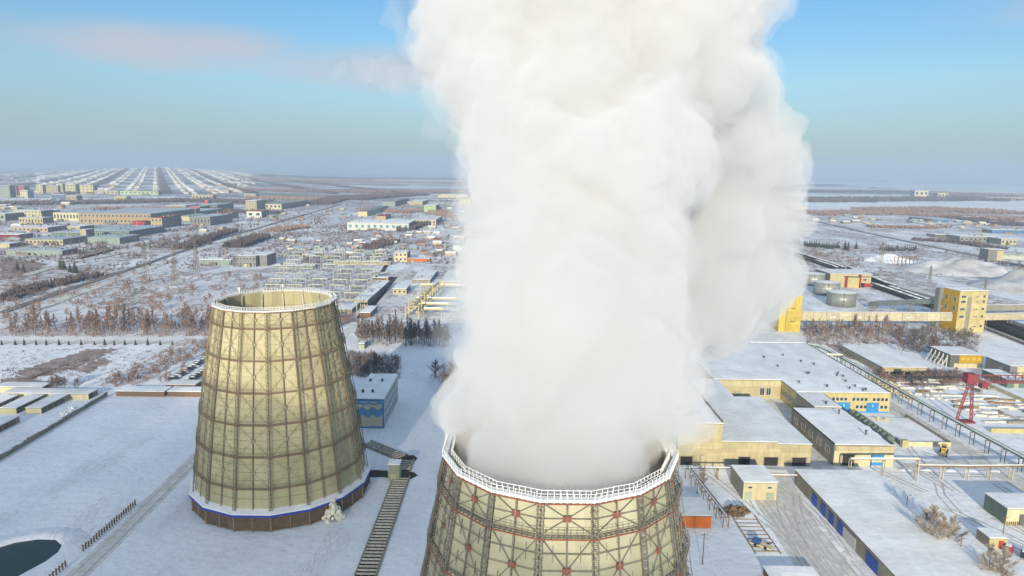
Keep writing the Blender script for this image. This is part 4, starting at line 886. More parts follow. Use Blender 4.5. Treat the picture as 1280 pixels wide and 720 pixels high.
bk = MB(); bk.add([(2.5, -1.2, .9), (2.5, -1.2, .15), (3.4, -1.2, .1), (2.5, 1.2, .9), (2.5, 1.2, .15), (3.4, 1.2, .1)], [(0, 1, 2), (3, 5, 4), (0, 3, 4, 1), (1, 4, 5, 2)]); bk.build('bucket', M['steel'], t)
wm_ = mesh_of(MB().tube((0, -.22, 0), (0, .22, 0), .65, n=14), 'wheel', M['tyre'])
for u in (-1.2, 1.4):
    for v in (-.95, .95): inst('wheel', wm_, t, (u, v, .65))
t.location = (142.3, 212, 0); t.rotation_euler.z = -2.2
# poles
def pole(label, x, y, h, arm=0.0, name='lamp_post', cat='lamp post', group=None):
    t = thing(name, label, cat, (x, y, 0), group); MB().tube((x, y, 0), (x, y, h), .13, .08, n=7).build('post', M['wood'], t)
    if arm: a = MB(); a.bar((x, y, h - .1), (x + arm, y - .1, h + .25), .08); a.build('arm', M['steel'], t); MB().box(x + arm - .3, y - .25, h + .15, x + arm + .3, y + .05, h + .3).build('lamp', M['frame'], t)
    else: a = MB(); a.bar((x - .8, y, h - .5), (x + .8, y, h - .5), .1); a.build('cross_arm', M['wood'], t)
p = gp(1131, 651); pole('slim pole in the snow beyond the long garage range', p.x, p.y, 7, .8); p = gp(1198, 705); pole('pole right of the frosted trees by the garage roof', p.x, p.y, 7); p = gp(1252, 680); pole('paired pole behind the tiny hut with red door', p.x, p.y, 7.5); p = gp(878, 706); pole('thin pole on the snow below the orange garage', p.x, p.y, 8); p = gp(880, 600); pole('thin pole by the high cream wall of the works', p.x, p.y, 6, .6)
# odds and ends on the near yard
t = thing('rail_ladder', 'ladder like steel frame lying on the snow by the scrap heap', 'frame', (60, 160, 0))
for i in range(9): MB().box(59.2, 151 + i * 1.9, .03, 65.0, 151.12 + i * 1.9, .16).build('rung', M['rust'], t)
for x in (59, 65.1): MB().box(x - .1, 150, .03, x + .1, 168.5, .22).build('rail', M['rust'], t)
t = thing('flat_trailer', 'small flat trailer with a blue load below the ladder like frame', 'trailer', (0, 0, 0)); MB().box(-2.6, -1.1, .6, 2.6, 1.1, .85).build('bed', M['creamlight'], t); MB().box(-2.2, -.9, .86, -.4, .9, 1.7).build('load', M['carblue'], t)
for u in (-1.2, 1.2):
    for v in (-1, 1): inst('wheel', wm_, t, (u, v, .65)).scale = (.6, .6, .6)
p = gp(952, 684); t.location = (p.x, p.y, 0); t.rotation_euler.z = -.7
p = gp(980, 716); t = thing('snow_topped_shed', 'dark shed roof edge at the bottom of the frame by the yard', 'shed', (p.x, p.y, 0)); block(t, (p.x - 5, p.y - 6, p.x + 6, p.y - .5), 1.6, 'wood')
# ------------------------------------------------------------------ railway, coal yard and mounds on the right
def P2(px, py): q = gp(px, py); return (q.x, q.y)
line = [(277, 330), (283, 380), (291, 459), (296, 560), (313, 662), (320, 830), (332, 1100)]
def along(pts, s):
    for a, b in zip(pts, pts[1:]):
        a, b = Vector(a), Vector(b); L = (b - a).length
        if s <= L: return a.lerp(b, s / L), (b - a).normalized()
        s -= L
    return None, None
for k, off in enumerate((0, 6.5, 13)):
    t = strip('railway_track', [(x + off, y) for x, y in line], 5.0, .05 + k * .01, 'ballast')
    for s in (-.78, .78):
        r = MB()
        for a, b in zip(line, line[1:]): r.bar((a[0] + off + s, a[1], .22), (b[0] + off + s, b[1], .22), .14)
        tag(r.build('rail', M['steel'], t))
strip('ballast_yard', [(310, 330), (312, 470), (322, 600)], 16, .035, 'ballast')
def wagon_proto(load):
    t = thing('freight_wagon', '', 'wagon'); MB().box(-6.6, -1.55, 1.1, 6.6, 1.55, 3.5).build('body', M['wagon'], t); ribs = MB()
    for i in range(9): ribs.box(-6.3 + i * 1.57, -1.68, 1.1, -6.1 + i * 1.57, 1.68, 3.5)
    ribs.build('rib', M['eave'], t); snow_roof(t, -6.5, -1.5, 6.5, 1.5, 3.52, .45, -.05, name='load', m=load, cell=1.2); bg_ = mesh_of(MB().box(-1.4, -1.2, .25, 1.4, 1.2, 1.1), 'bogie', M['tyre'])
    for u in (-4.4, 4.4): inst('bogie', bg_, t, (u, 0, 0))
    return t
protos = [wagon_proto('snow'), wagon_proto('coal')]; used = [False, False]
for k, off in enumerate((0, 6.5, 13)):
    s = 2 + k * 3
    while True:
        p, d = along(line, s); s += 14.1
        if p is None: break
        y = p.y
        if not ((350 < y < 455 and k) or (455 < y < 545 and k != 2) or (545 < y < 650 and k == 2) or (650 < y < 980 and k < 2)): continue
        L = 1 if (y < 455) or (k == 0 and y > 700) else 0
        w = protos[L] if not used[L] else copy_tree(protos[L]); used[L] = True; w.location = (p.x + off, p.y, .1); w.rotation_euler.z = math.atan2(d.y, d.x)
        far_ = 'near the yellow tower block' if y < 480 else 'behind the tanks' if y < 650 else 'far beyond the tanks'
        w['label'] = ('dark wagon heaped with black coal on the sidings ' if L else 'dark green wagon topped with snow on the sidings ') + far_; w['group'] = ('coal wagons ' if L else 'snow topped wagons ') + far_
strip('snow_road', [(358, 933), (330, 700), (323, 652), (322, 566), (326, 507), (335, 430)], 9, .06, 'trodden'); strip('railway_embankment', [(640, 1700), (603, 1362), (563, 1046), (539, 776), (529, 701), (515, 560)], 7, .4, 'ballast'); strip('snow_road', [(620, 1300), (570, 1000), (560, 776), (556, 701)], 12, .2, 'trodden')
def mound(name, label, cx, cy, rx, ry, h, m, seed, kind=None):
    mb = MB(); n, k = 30, 12; vs = [(cx, cy, h)]
    for j in range(1, k + 1):
        for i in range(n):
            a = 2 * PI * i / n; r = j / k; f = 1 + .25 * noise.noise(Vector((math.cos(a) * 1.4 + seed, math.sin(a) * 1.4, seed)))
            x, y = cx + rx * r * f * math.cos(a), cy + ry * r * f * math.sin(a); z = h * (1 - r ** 1.5) * (1 + .55 * noise.noise(Vector((x * .07, y * .07, seed)))) - .05 * j / k
            vs.append((x, y, max(z, -.2)))
    fs = [(0, 1 + i, 1 + (i + 1) % n) for i in range(n)] + [(1 + (j - 1) * n + i, 1 + j * n + i, 1 + j * n + (i + 1) % n, 1 + (j - 1) * n + (i + 1) % n) for j in range(1, k) for i in range(n)]
    mb.add(vs, fs); return tag(mb.build(name, M[m], None, True), label, 'heap')
M['heap'] = mat('dirty_heap_snow', (0.74, 0.74, 0.74), (0.40, 0.39, 0.38), 0.06, 0.9, 0.5, 0.5, contrast=0.5)
mound('snow_heap', 'long pale snow covered spoil heap behind the sidings on the right', 440, 660, 62, 40, 11, 'heap', 1); mound('snow_heap', 'nearer snow covered spoil heap at the right frame edge', 425, 555, 46, 40, 12, 'heap', 5); mound('snow_heap', 'small snow hump with steel frame left of the long spoil heap', 405, 730, 26, 20, 7, 'snow', 9); mound('snow_heap', 'low snow ridge at the far right above the near spoil heap', 500, 590, 36, 26, 8, 'heap', 13)
t = thing('steel_trestle', 'open rusty steel trestle standing against the snow hump', 'trestle', (402, 690, 0))
for i in range(6):
    f = MB(); x = 392 + i * 4
    for y in (690, 696): f.bar((x, y, 0), (x, y, 9), .4)
    f.bar((x, 690, 9), (x, 696, 9), .4); f.build('frame', M['rust'], t)
MB().bar((392, 690, 9), (412, 690, 9), .4).build('beam', M['rust'], t)
q = gp(1236, 336); x, y = q.x, q.y; t = thing('loading_bunker', 'dark box bunker on tall legs at the end of a far conveyor', 'bunker', (x, y, 0))
MB().box(x - 6, y - 5, 9, x + 3, y + 8, 20).build('bunker', M['grey_shade'], t); MB().box(x + 3.02, y - 5, 9, x + 9, y + 8, 19).build('head_house', M['cream'], t); snow_roof(t, x - 6, y - 5, x + 9, y + 8, 20, .4)
for dx in (0, 7):
    for dy in (-4, 6): MB().box(x + dx - .6, y + dy - .6, 0, x + dx + .6, y + dy + .6, 9).build('leg', M['steel'], t)
gallery('conveyor_gallery', 'grey far conveyor running right from the box bunker', (x + 9.1, y, 10.5), (x + 120, y - 40, 9), 5, 5.5, 8, 'galvan')
def lattice_mast(label, x, y, h, w, name='lattice_mast', group=None, arms=()):
    t = thing(name, label, 'mast', (x, y, 0), group); mb = MB()
    c = lambda z, i, j: (x + i * w / 2 * (1 - .8 * z / h), y + j * w / 2 * (1 - .8 * z / h), z)
    for i in (-1, 1):
        for j in (-1, 1): mb.bar(c(0, i, j), c(h, i, j), .22)
    n = 8
    for k in range(n):
        z0, z1 = h * k / n, h * (k + 1) / n
        for j in (-1, 1): mb.bar(c(z0, -1, j), c(z1, 1, j), .12); mb.bar(c(z0, 1, j), c(z1, -1, j), .12); mb.bar(c(z1, -1, j), c(z1, 1, j), .12)
    mb.build('tower', M['steel'], t)
    for z, L in arms: a = MB(); a.bar((x - L, y, z), (x + L, y, z), .3); a.build('cross_arm', M['steel'], t)
q = gp(1101, 329); lattice_mast('lattice mast standing among the snow fields left of the far spoil heap', q.x, q.y, 22, 4, arms=((16, 4),))
for (px, py, h, lb) in ((183, 356, 34, 'left lattice pylon behind the long tree row'), (220, 357, 32, 'right lattice pylon behind the long tree row'), (246, 345, 30, 'far lattice pylon right of the pair above the tan tower'), (1162, 352, 14, 'low lattice mast by the near spoil heap'), (1272, 347, 16, 'lattice mast on the right edge by the spoil heaps'), (1230, 372, 14, 'lattice mast behind the yellow tower block')):
    q = gp(px, py); lattice_mast(lb, q.x, q.y, h, 4.5 if h > 20 else 2.2, 'pylon', arms=((h * .72, 4.5), (h * .86, 3.5)) if h > 20 else ((h * .9, 1.5),))
# ------------------------------------------------------------------ switchyard
pm = MB(); pm.bar((0, 0, 0), (0, 0, 11), .42); pp = mesh_of(pm, 'post', M['galvan']); cm = mesh_of(MB().bar((-5.4, 0, 10.6), (5.4, 0, 10.6), .6, .8), 'crossbeam', M['galvan']); im = MB()
for i in (-3, 0, 3): im.tube((i, 0, 8.6), (i, 0, 10.2), .18, n=6)
im = mesh_of(im, 'insulator', M['wood'])
for r in range(11):
    for c in range(5):
        a, b = r / 10, c / 4; x = (-152 + b * 52) * (1 - a) + (-212 + b * 80) * a; y = 410 + a * 265 + jit(2)
        if random.random() < .12: continue
        t = thing('busbar_portal', 'grey steel portal in the rows of the snowy switchyard behind the tan tower', 'portal', (x, y, 0), 'portals of the switchyard'); inst('post', pp, t, (-5, 0, 0)); inst('post', pp, t, (5, 0, 0)); inst('crossbeam', cm, t); inst('insulator', im, t)
for c in range(5):
    w_ = MB()
    for k in (-3, 0, 3): w_.bar((-152 + c * 13 + k, 410, 8.6), (-212 + c * 20 + k, 675, 8.6), .09)
    tag(w_.build('busbar_wire', M['galvan']), 'thin wires strung along the switchyard portals, %s bay from the left' % ordn[c], 'wire', 'wires of the switchyard')
# ------------------------------------------------------------------ warehouses and houses of the middle distance
M['tealwall'] = wallmat('teal_wall', (0.27, 0.33, 0.29)); M['bluewall'] = wallmat('blue_wall', (0.08, 0.19, 0.36)); M['tan'] = wallmat('tan_brick', (0.45, 0.33, 0.19)); M['magenta'] = wallmat('dark_red_wall', (0.26, 0.04, 0.08)); M['limewall'] = wallmat('lime_green_wall', (0.42, 0.54, 0.28)); M['greyroof'] = mat('grey_roof_sheet', (0.34, 0.40, 0.42), (0.5, 0.55, 0.57), 0.05, 0.7); M['scarlet'] = wallmat('scarlet_cladding', (0.62, 0.05, 0.04)); M['glassblue'] = mat('blue_glass_front', (0.10, 0.22, 0.27), (0.14, 0.28, 0.32), 0.1, 0.3)
M['hcream'] = wallmat('weathered_cream', (0.50, 0.44, 0.30)); M['htan'] = wallmat('weathered_tan', (0.36, 0.27, 0.18)); M['hgrey'] = wallmat('weathered_boards', (0.22, 0.19, 0.16)); M['hgreen'] = wallmat('weathered_green', (0.25, 0.31, 0.25)); M['hred'] = wallmat('weathered_red_roof', (0.30, 0.12, 0.09))
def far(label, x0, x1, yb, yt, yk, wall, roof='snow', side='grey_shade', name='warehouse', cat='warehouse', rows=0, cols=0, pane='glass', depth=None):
    xm = (x0 + x1) / 2; g = gp(xm, yb); y = g.y; h = max(2.5, hgt(xm, yb, yt)); xa, xb = X(x0, y), X(x1, y)
    yk2 = y + depth if depth else max(y + 6, gp(xm, yk, h).y)
    B = (xa, y, xb, yk2); t = thing(name, label, cat, (xm and (xa + xb) / 2, y, 0)); MB().box(xa, y, -.1, xb, yk2, h).build('wall', M[wall], t)
    slab(t, B, 'l', .02, yk2 - y, 0, h, side, 'side_wall', .1); slab(t, B, 'r', .02, yk2 - y, 0, h, side, 'side_wall', .1)  # both sides coloured darker than the front, standing for their shade
    MB().box(xa - .2, y - .25, h + .003, xb + .2, yk2 + .2, h + .3).build('eave', M['eave'], t); snow_roof(t, xa, y, xb, yk2, h + .3, .5, .1, m=roof, cell=12)  # dark strip under the snow stands for the roof edge's shadow
    w = xb - xa; dk = yk2 - y
    rs = random.Random(label)
    for q in range(min(6, int(w * dk / 260)) + (w > 12)):
        u, v, a = xa + w * rs.uniform(.08, .9), y + dk * rs.uniform(.1, .9), rs.uniform(.6, 1.5); MB().box(u, v, h + .4, u + a, v + a * rs.uniform(.8, 2), h + rs.uniform(1.3, 2.8)).build('roof_vent', M[rs.choice(('eave', 'concrete', 'galvan'))], t)
    if w > 25 and rs.random() < .5: ck = MB(); ck.tube((xa + w * .7, y + dk * .6, h), (xa + w * .7, y + dk * .6, h + rs.uniform(5, 11)), .7, .5); ck.build('chimney', M['tan'], t)
    if w > 18:
        u = xa + w * rs.uniform(.1, .6); MB().box(u, y - 3.2, -.05, u + w * rs.uniform(.12, .25), y - .12, min(3, h * .55)).build('annex', M['hcream' if rs.random() < .5 else 'hgrey'], t)
    for r in range(rows):
        for c in range(cols):
            u = w * (c + .25) / cols; z = h * (r + .3) / rows; fw = max(.15, w / cols * .05)
            window(t, B, 'f', u, u + w / cols * .55, z, z + h / rows * .5, fw=fw, mull=0, pane=pane)
    return t
F = far
F('cream office block with rows of windows on the far left', 18, 52, 274, 263.5, 262, 'creamlight', rows=3, cols=8, name='office_block', cat='office'); F('low cream annex in front of the far left cream office block', 24, 54, 279.5, 272.5, 271, 'lemon', rows=1, cols=8); F('grey blind block right of the far left cream office', 52.5, 66, 271.5, 263.5, 262.5, 'grey_shade')
F('very long tan factory with ribbed grey roof', 100, 189, 280, 267, 259, 'tan', 'greyroof', rows=2, cols=18, name='long_factory', cat='factory'); F('cream wing at the left end of the long tan factory', 67, 99, 276, 266, 262, 'creamlight', 'greyroof', rows=1, cols=8); F('grey roofed hall right of the long tan factory', 190, 236, 272, 266, 260, 'grey_shade', 'greyroof', rows=1, cols=8)
F('black hall with scarlet end wall', 237, 249, 265.6, 258.6, 254, 'scarlet', 'greyroof', 'darkwall'); F('low dark hall beside the scarlet ended hall', 250, 272, 264, 256, 253.5, 'darkwall', 'greyroof', rows=1, cols=5); F('small scarlet tower over the black hall', 256, 260, 254.6, 250.5, 250, 'scarlet'); F('cream block behind the black hall', 208, 232, 262, 257, 255, 'cream', rows=1, cols=6)
F('white hall with red stripe on the roadside', 263, 286, 274, 267.5, 265.5, 'creamlight', 'red', rows=1, cols=6); F('white box building with red roof sign', 308.5, 327, 272.2, 264.2, 262.5, 'frame', 'red', rows=1, cols=2); F('tan tower block behind the white box building', 307.5, 321, 262.5, 251, 249.5, 'cream', rows=4, cols=4, name='tower_block', cat='tower block'); F('teal roofed cream hall behind the white box building', 321, 352, 261.5, 255, 250, 'creamlight', 'tealwall', rows=1, cols=6)
F('small red kiosk before the long tan factory', 166.5, 181, 281.5, 277, 275.5, 'red', 'red'); F('orange brown block standing in front of the long grey hall', 189, 203, 285.5, 272.5, 269, 'tan', 'red', rows=2, cols=3, name='brown_block', cat='block'); F('grey striped shed with pale roof near the brown block', 238, 263, 282, 271.5, 267, 'grey_shade', 'greyroof', rows=1, cols=6); F('pale fronted low hall left of the grey striped shed', 215, 237, 276, 270.5, 267, 'creamlight', 'greyroof')
F('large hall with broad grey blue roof and dark shaded front', 100, 162, 297, 289, 281.5, 'green', 'greyroof', rows=1, cols=12); F('green fronted shed left of the large grey blue roof', 65, 101, 298, 291, 287, 'green', 'greyroof'); F('narrow cream tower at the corner of the large grey blue roof', 101, 108.5, 301, 287.5, 286, 'cream', name='stair_tower', cat='tower'); F('cream fronted hall with orange base', 32, 79, 306, 299.5, 294, 'cream', 'greyroof', rows=1, cols=10)
F('grey sheds right of the narrow cream tower', 110, 150, 305, 297.5, 293, 'tealwall', 'greyroof'); F('dark red shed on the left frame edge', -12, 24, 299.5, 293.5, 291, 'magenta', 'snow'); F('green hall on the left frame edge', -16, 7, 276, 267.5, 264, 'tealwall', rows=1, cols=3); F('low white shed on the left frame edge', -14, 12, 309.5, 305, 302.5, 'creamlight'); F('teal shed by the yellow green shrubs', 8, 78, 319, 313.5, 310, 'tealwall', 'greyroof')
F('tan house row on the left behind the dark red shed', 17, 60, 290, 284.5, 281.5, 'tan', rows=1, cols=8); F('pale strip shed beside the tan house row', 82, 100, 287.5, 283.5, 281, 'cream'); F('grey blind fronted depot standing alone on the snow', 291, 320, 333.5, 320.5, 315, 'grey_shade', 'snow', rows=2, cols=7); F('slim depot end with red doorway right of the grey depot', 324, 334, 332.5, 319.5, 315.5, 'grey_shade', 'snow'); F('low white roofed shed left of the grey depot', 248, 289, 331, 325.5, 322.5, 'tealwall'); F('green shed behind the switchyard', 343, 392, 336, 333.5, 330.5, 'tealwall')
F('long glass fronted hall with pale frame', 434, 511, 288, 279, 275, 'frame', 'snow', rows=1, cols=10, pane='glassblue', name='glass_hall', cat='hall'); F('pale blue hall behind the glass fronted hall', 447.5, 459, 270.5, 264.5, 257, 'creamlight', 'tealwall', 'tealwall'); F('little red roofed house behind the glass fronted hall', 470, 482, 274.5, 270, 267.5, 'tan', 'red'); F('green roofed hall near the far dark wood', 478, 494, 258, 252, 247.5, 'tealwall', 'tealwall'); F('long snow roofed hall right of the glass fronted hall', 513, 545, 281, 275, 270, 'creamlight', rows=1, cols=6)
F('mint green house by the edge of the steam', 530, 545, 265, 257, 255, 'limewall', name='green_house', cat='house'); F('yellow and green block at the edge of the steam', 574, 588, 256, 248.5, 247, 'lemon', 'limewall', 'limewall', rows=2, cols=4); F('cream far hall beyond the red brown shrubs', 512, 528, 256.5, 252, 249.5, 'cream'); F('far white hall near the edge of the steam', 548, 585, 247, 243.8, 242.5, 'creamlight'); F('white two storey house behind the switchyard fence', 493, 509, 327, 316, 313, 'creamlight', rows=2, cols=3, name='white_house', cat='house'); F('orange brown fence shed right of the white house', 510, 537, 327, 323.5, 322.5, 'orange')
F('cream yard wall house row behind the switchyard', 417, 488, 331, 329, 327.5, 'cream')
F('long cream fronted workshop with wide snow roof', 441, 459.5, 384, 376, 351, 'cream', 'snow', 'darkwall', rows=1, cols=4); F('low flat shed behind the rim of the tan tower', 420, 440, 392, 388, 376, 'concrete'); F('short dark brown shed at the end of the sunken lane', 450, 463, 397, 391.5, 383, 'wood'); F('cream control house in the middle of the substation', 491, 508, 368, 361.5, 356, 'cream', rows=1, cols=3); F('wide snow roof hall by the edge of the steam', 551, 584, 356.5, 353, 339, 'cream'); F('flat snow roof hall left of the wide one', 515, 538, 354, 350, 338, 'concrete'); F('small cream gatehouse beyond the snow roof hall', 465, 485, 351.5, 348, 346.5, 'tan'); F('pale hut beside the dark tree row', 448.5, 455.5, 436.5, 431, 429.5, 'doorgrey', name='hut', cat='hut')
strip('sunken_lane', [P2(452, 398), P2(466, 378), P2(492, 346)], 7, .06, 'dirt'); strip('sunken_lane', [P2(478, 340), P2(489, 322)], 4, .06, 'dirt')
for (px0, px1, py, lb) in ((526, 580, 365, 'farthest'), (520, 570, 383, 'second'), (527, 560, 390, 'third'), (530, 552, 397, 'nearest')):
    a, b = gp(px0, py), gp(px1, py); trestle('pipe_rack', '%s of the yellow pipe racks beside the steam' % lb, [(a.x, a.y, 5.5), (b.x, a.y, 5.5)], .8, 12, 'lemon', 'pipe')
q = gp(515, 398); t = thing('pipe_tower', 'tangled yellow pipe structure beside the pipe racks', 'pipe structure', (q.x, q.y, 0)); L_ = gp(522, 366).y - q.y
for i in range(9):
    y = q.y + i * L_ / 9; f = MB()
    for x in (-4, 4): f.bar((q.x + x + i * .6, y, 0), (q.x + x + i * .6, y, 8 + (i % 3) * 2), .5)
    f.bar((q.x - 4 + i * .6, y, 7), (q.x + 4 + i * .6, y, 7.5), .5); f.bar((q.x - 4 + i * .6, y, 3), (q.x + 4 + i * .6, y, 8), .4); f.build('frame', M['lemon'], t)
for z, dx in ((6, -2), (7.6, 1), (4, 3)): MB().pipe([Vector((q.x + dx, q.y, z)), Vector((q.x + dx + 5, q.y + L_, z))], .7).build('pipe', M['pipe'], t)
F('far grey hall with tan end on the right', 1199, 1250, 303, 296, 291.5, 'grey_shade', 'snow', rows=1, cols=9, depth=30); F('pale tan house at the end of the far grey hall', 1251, 1270, 306, 299, 297, 'cream', rows=1, cols=4); F('dark barn among the far snowfields', 1169, 1183, 297, 293.5, 292, 'darkwall'); F('cream pair of blocks at the lake on the right', 988, 1008, 263.5, 257, 255.5, 'creamlight', rows=2, cols=4); F('far white church like block on the lake shore', 1143, 1160, 246, 238.3, 237, 'creamlight', rows=1, cols=3, depth=40); F('second white block on the lake shore', 1172, 1185, 246.5, 241.5, 240, 'creamlight', rows=1, cols=3, depth=35); F('long pale shed on the far right shore', 1232, 1290, 250.5, 247, 246, 'cream', depth=40); F('blue roofed shed on the right among pale houses', 1166, 1186, 278, 274.5, 271.5, 'bluewall', 'greyroof'); F('blue shed on the right frame edge', 1240, 1290, 292, 288, 285, 'bluewall', depth=25)
# apartment blocks at the foot of the far town
for a in ((0, 13, 247, 232, 'tealwall', 'teal apartment block at the far left edge', 5, 4), (15, 21, 244, 232, 'lemon', 'slim yellow apartment block beside the teal one', 4, 2), (21.5, 31, 244, 232.5, 'red', 'dull red apartment block in the far town', 4, 3), (26, 35, 247.5, 238, 'creamlight', 'white apartment block with dark middle before the red one', 3, 3), (46, 54, 242, 231, 'lemon', 'pale yellow block left of the broad one', 4, 2), (55, 73, 242, 232, 'cream', 'broad pale apartment block of the far town', 4, 5), (73.5, 79, 242, 230, 'creamlight', 'white block at the right end of the broad one', 4, 2), (80, 95, 242, 230.5, 'creamlight', 'pale block with dark window group in the far town', 3, 4), (97, 117, 242, 231.5, 'lemon', 'yellowish block with dark centre in the far town', 3, 4), (65, 81, 249.5, 243.5, 'bluewall', 'bright blue hall before the far town', 1, 4), (82, 96, 250, 244.5, 'tan', 'pinkish hall with dark end before the far town', 1, 4), (143, 158, 250, 246, 'yellow', 'yellow shed before the far town', 1, 4), (118, 148, 242.5, 238.5, 'cream', 'low cream row below the far town', 1, 6), (150, 198, 243.5, 239, 'limewall', 'long lime green roofed row below the far town', 1, 9), (240, 266, 250, 244, 'cream', 'long cream shed right of the far town', 1, 6), (264, 286, 241, 238, 'creamlight', 'pale row right of the far town', 1, 5), (305, 320, 245.5, 242.5, 'cream', 'small cream shed far right of the town', 1, 3)):
    F(a[5], a[0], a[1], a[2], a[3], a[2] - 1, a[4], 'limewall' if a[4] == 'limewall' else 'snow', name='apartment_block' if a[6] > 1 else 'warehouse', cat='apartment block' if a[6] > 1 else 'warehouse', rows=a[6], cols=a[7], depth=24)
# ------------------------------------------------------------------ the far town: parallel rows of cottages
def gable(mb, x, y, w, d, h, c, s):
    def r(u, v, z): return (x + u * c - v * s, y + u * s + v * c, z)
    mb.add([r(-w, -d, 0), r(w, -d, 0), r(w, d, 0), r(-w, d, 0), r(-w, -d, h), r(w, -d, h), r(w, d, h), r(-w, d, h), r(0, -d, h * 1.7), r(0, d, h * 1.7)], [(0, 1, 5, 8, 4), (2, 3, 7, 9, 6), (1, 2, 6, 5), (3, 0, 4, 7), (4, 8, 9, 7), (8, 5, 6, 9)]); return mb
def house_mesh(wall, roof, w, d, h):
    me = mesh_of(gable(MB(), 0, 0, w, d, h, 1, 0), 'cottage', M[wall]); me.materials.append(M[roof])
    for p in me.polygons:
        if p.index in (4, 5): p.material_index = 1
    return me
cot = [house_mesh(a, b, *c) for a, b, c in (('hcream', 'snow', (5, 7, 3.2)), ('hgrey', 'snow', (6, 8, 3.2)), ('htan', 'snow', (4.5, 6, 3)), ('hgreen', 'greyroof', (6, 7, 3.2)), ('htan', 'hred', (4.5, 6, 3)))]
random.seed(5); dirv = Vector((-.517, 1)).normalized(); nv = Vector((dirv.y, -dirv.x)); o0 = Vector((gp(205, 243).x, gp(205, 243).y)); allh = []; rows_ = {}
for i in range(-26, 26):
    for j in range(0, 190):
        p = o0 + nv * (i * 46 + (20 if i % 2 else 0)) + dirv * (j * 30 + jit(6)); dd = p - Vector((0, 0)); z = p.y * FWD.y + (-CAMH) * FWD.z; px = 640 + FOC * (p.x * RIGHT.x + p.y * RIGHT.y - CAMH * RIGHT.z) / z
        lim = 45 + max(0, (j - 60)) * .2
        fade_ = min(1, (p.y - 2300) / 400) if px < 300 else max(0, 1 - (px - 285) / 40)
        if 45 < px < 325 and i % 6 and random.random() < (.72 if px < 285 else .72 * max(0, 1 - (px - 285) / 38)) * (1 if noise.noise(Vector((p.x * .002, p.y * .002, 1))) > -.28 else .25): allh.append((p.y, p.x, i))
allh.sort(); st = {k: (MB(), MB()) for k in ('hcream', 'htan', 'creamlight')}
for n_, (y, x, i) in enumerate(allh):
    a = math.atan2(dirv.y, dirv.x) - PI / 2 + (PI / 2 if random.random() < .4 else 0)
    if n_ < 60:
        me = random.choice(cot[:2] * 3 + cot); o = bpy.data.objects.new('cottage', me); COL.objects.link(o); o.location = (x, y, hillz(x, y) - .2); o.rotation_euler.z = a; s = random.uniform(.8, 1.3); o.scale = (s, s, s); tag(o, 'small snow roofed cottage in the near rows of the far town', 'cottage', 'cottages of the far town')
    else:
        a_, b_ = MB(), st[random.choice(('hcream', 'hcream', 'htan', 'creamlight'))]; w_, d_, h_ = random.uniform(4, 7), random.uniform(6, 9), random.uniform(3.5, 6.5); gable(a_, x, y, w_, d_, h_, math.cos(a), math.sin(a)); a_.v = [(p0, p1, p2 + hillz(x, y) - .3) for p0, p1, p2 in a_.v]; b_[0].add(a_.v, a_.f[:4]); b_[1].add(a_.v, a_.f[4:])
for k, (v, r_) in st.items(): tag(v.build('far_cottages', M[k]), kind='stuff'); tag(r_.build('far_cottage_roofs', M['snow']), kind='stuff')
# ------------------------------------------------------------------ woods, belts, lakes and scrub
M['twig'] = mat('bare_twigs', (0.19, 0.14, 0.115), (0.12, 0.09, 0.08), 0.3, 0.9); M['redtwig'] = mat('reddish_twigs', (0.34, 0.225, 0.18), (0.22, 0.15, 0.125), 0.3, 0.9); M['frosttwig'] = mat('frosted_twigs', (0.50, 0.44, 0.38), (0.34, 0.27, 0.22), 0.5, 0.9); M['bark'] = mat('bark', (0.13, 0.105, 0.085), (0.3, 0.28, 0.25), 1.5, 0.9); M['needle'] = mat('needles', (0.045, 0.06, 0.04), (0.07, 0.075, 0.055), 0.8, 0.9); M['belt'] = mat('far_wood', (0.095, 0.08, 0.085), (0.13, 0.10, 0.095), 0.02, 0.95); M['brownfield'] = mat('dry_brown_grass', (0.20, 0.125, 0.10), (0.46, 0.38, 0.36), 0.16, 0.95, contrast=0.4); M['icelake'] = mat('lake_snow', (0.80, 0.81, 0.80), (0.68, 0.70, 0.70), 0.004, 0.8)
def sliver(vs, fs, p, d, L, w):
    b = len(vs); s = Vector((jit(1), jit(1), jit(.6))).cross(d).normalized() * w; vs += [p - s, p + s, p + d * L]; fs.append((b, b + 1, b + 2))
def tree_parts(h, spread, twigs, tw_w, seed, base=.25, up=.8):
    rnd = random.getstate(); random.seed(seed); tm = MB(); vs, fs = [], []
    top = Vector((jit(.06) * h, jit(.06) * h, h * .93)); tm.tube((0, 0, -.1), top * .5, h * .02, h * .012, n=6); tm.tube(top * .5, top, h * .012, h * .003, n=5)
    n = 13
    for i in range(n):
        t = base + (1 - base) * (i + random.random()) / n * .92; p = top * t; a = i * 2.4 + jit(.6); L = h * spread * (1.15 - t) * random.uniform(.7, 1.2); d = Vector((math.cos(a), math.sin(a), up + jit(.25))).normalized(); q = p + d * L
        tm.tube(p, q, h * .007, h * .0025, n=4, cap=False)
        for k in range(twigs):
            u = random.uniform(.25, 1.0); c = p.lerp(q, u); dd = (d * .6 + Vector((jit(1), jit(1), random.uniform(-.1, .95)))).normalized(); sliver(vs, fs, c, dd, L * random.uniform(.3, .62), tw_w)
    for k in range(twigs * 2): c = top * random.uniform(.65, 1.0); sliver(vs, fs, c, Vector((jit(.7), jit(.7), 1)).normalized(), h * random.uniform(.07, .16), tw_w)
    cm_ = MB(); cm_.add(vs, fs); random.setstate(rnd); return tm, cm_
def tree_proto(h, spread, twigs, tw, seed, crown, base=.25, up=.8):
    a, b = tree_parts(h, spread, twigs, tw, seed, base, up); return mesh_of(a, 'trunk', M['bark']), mesh_of(b, 'crown', M[crown])
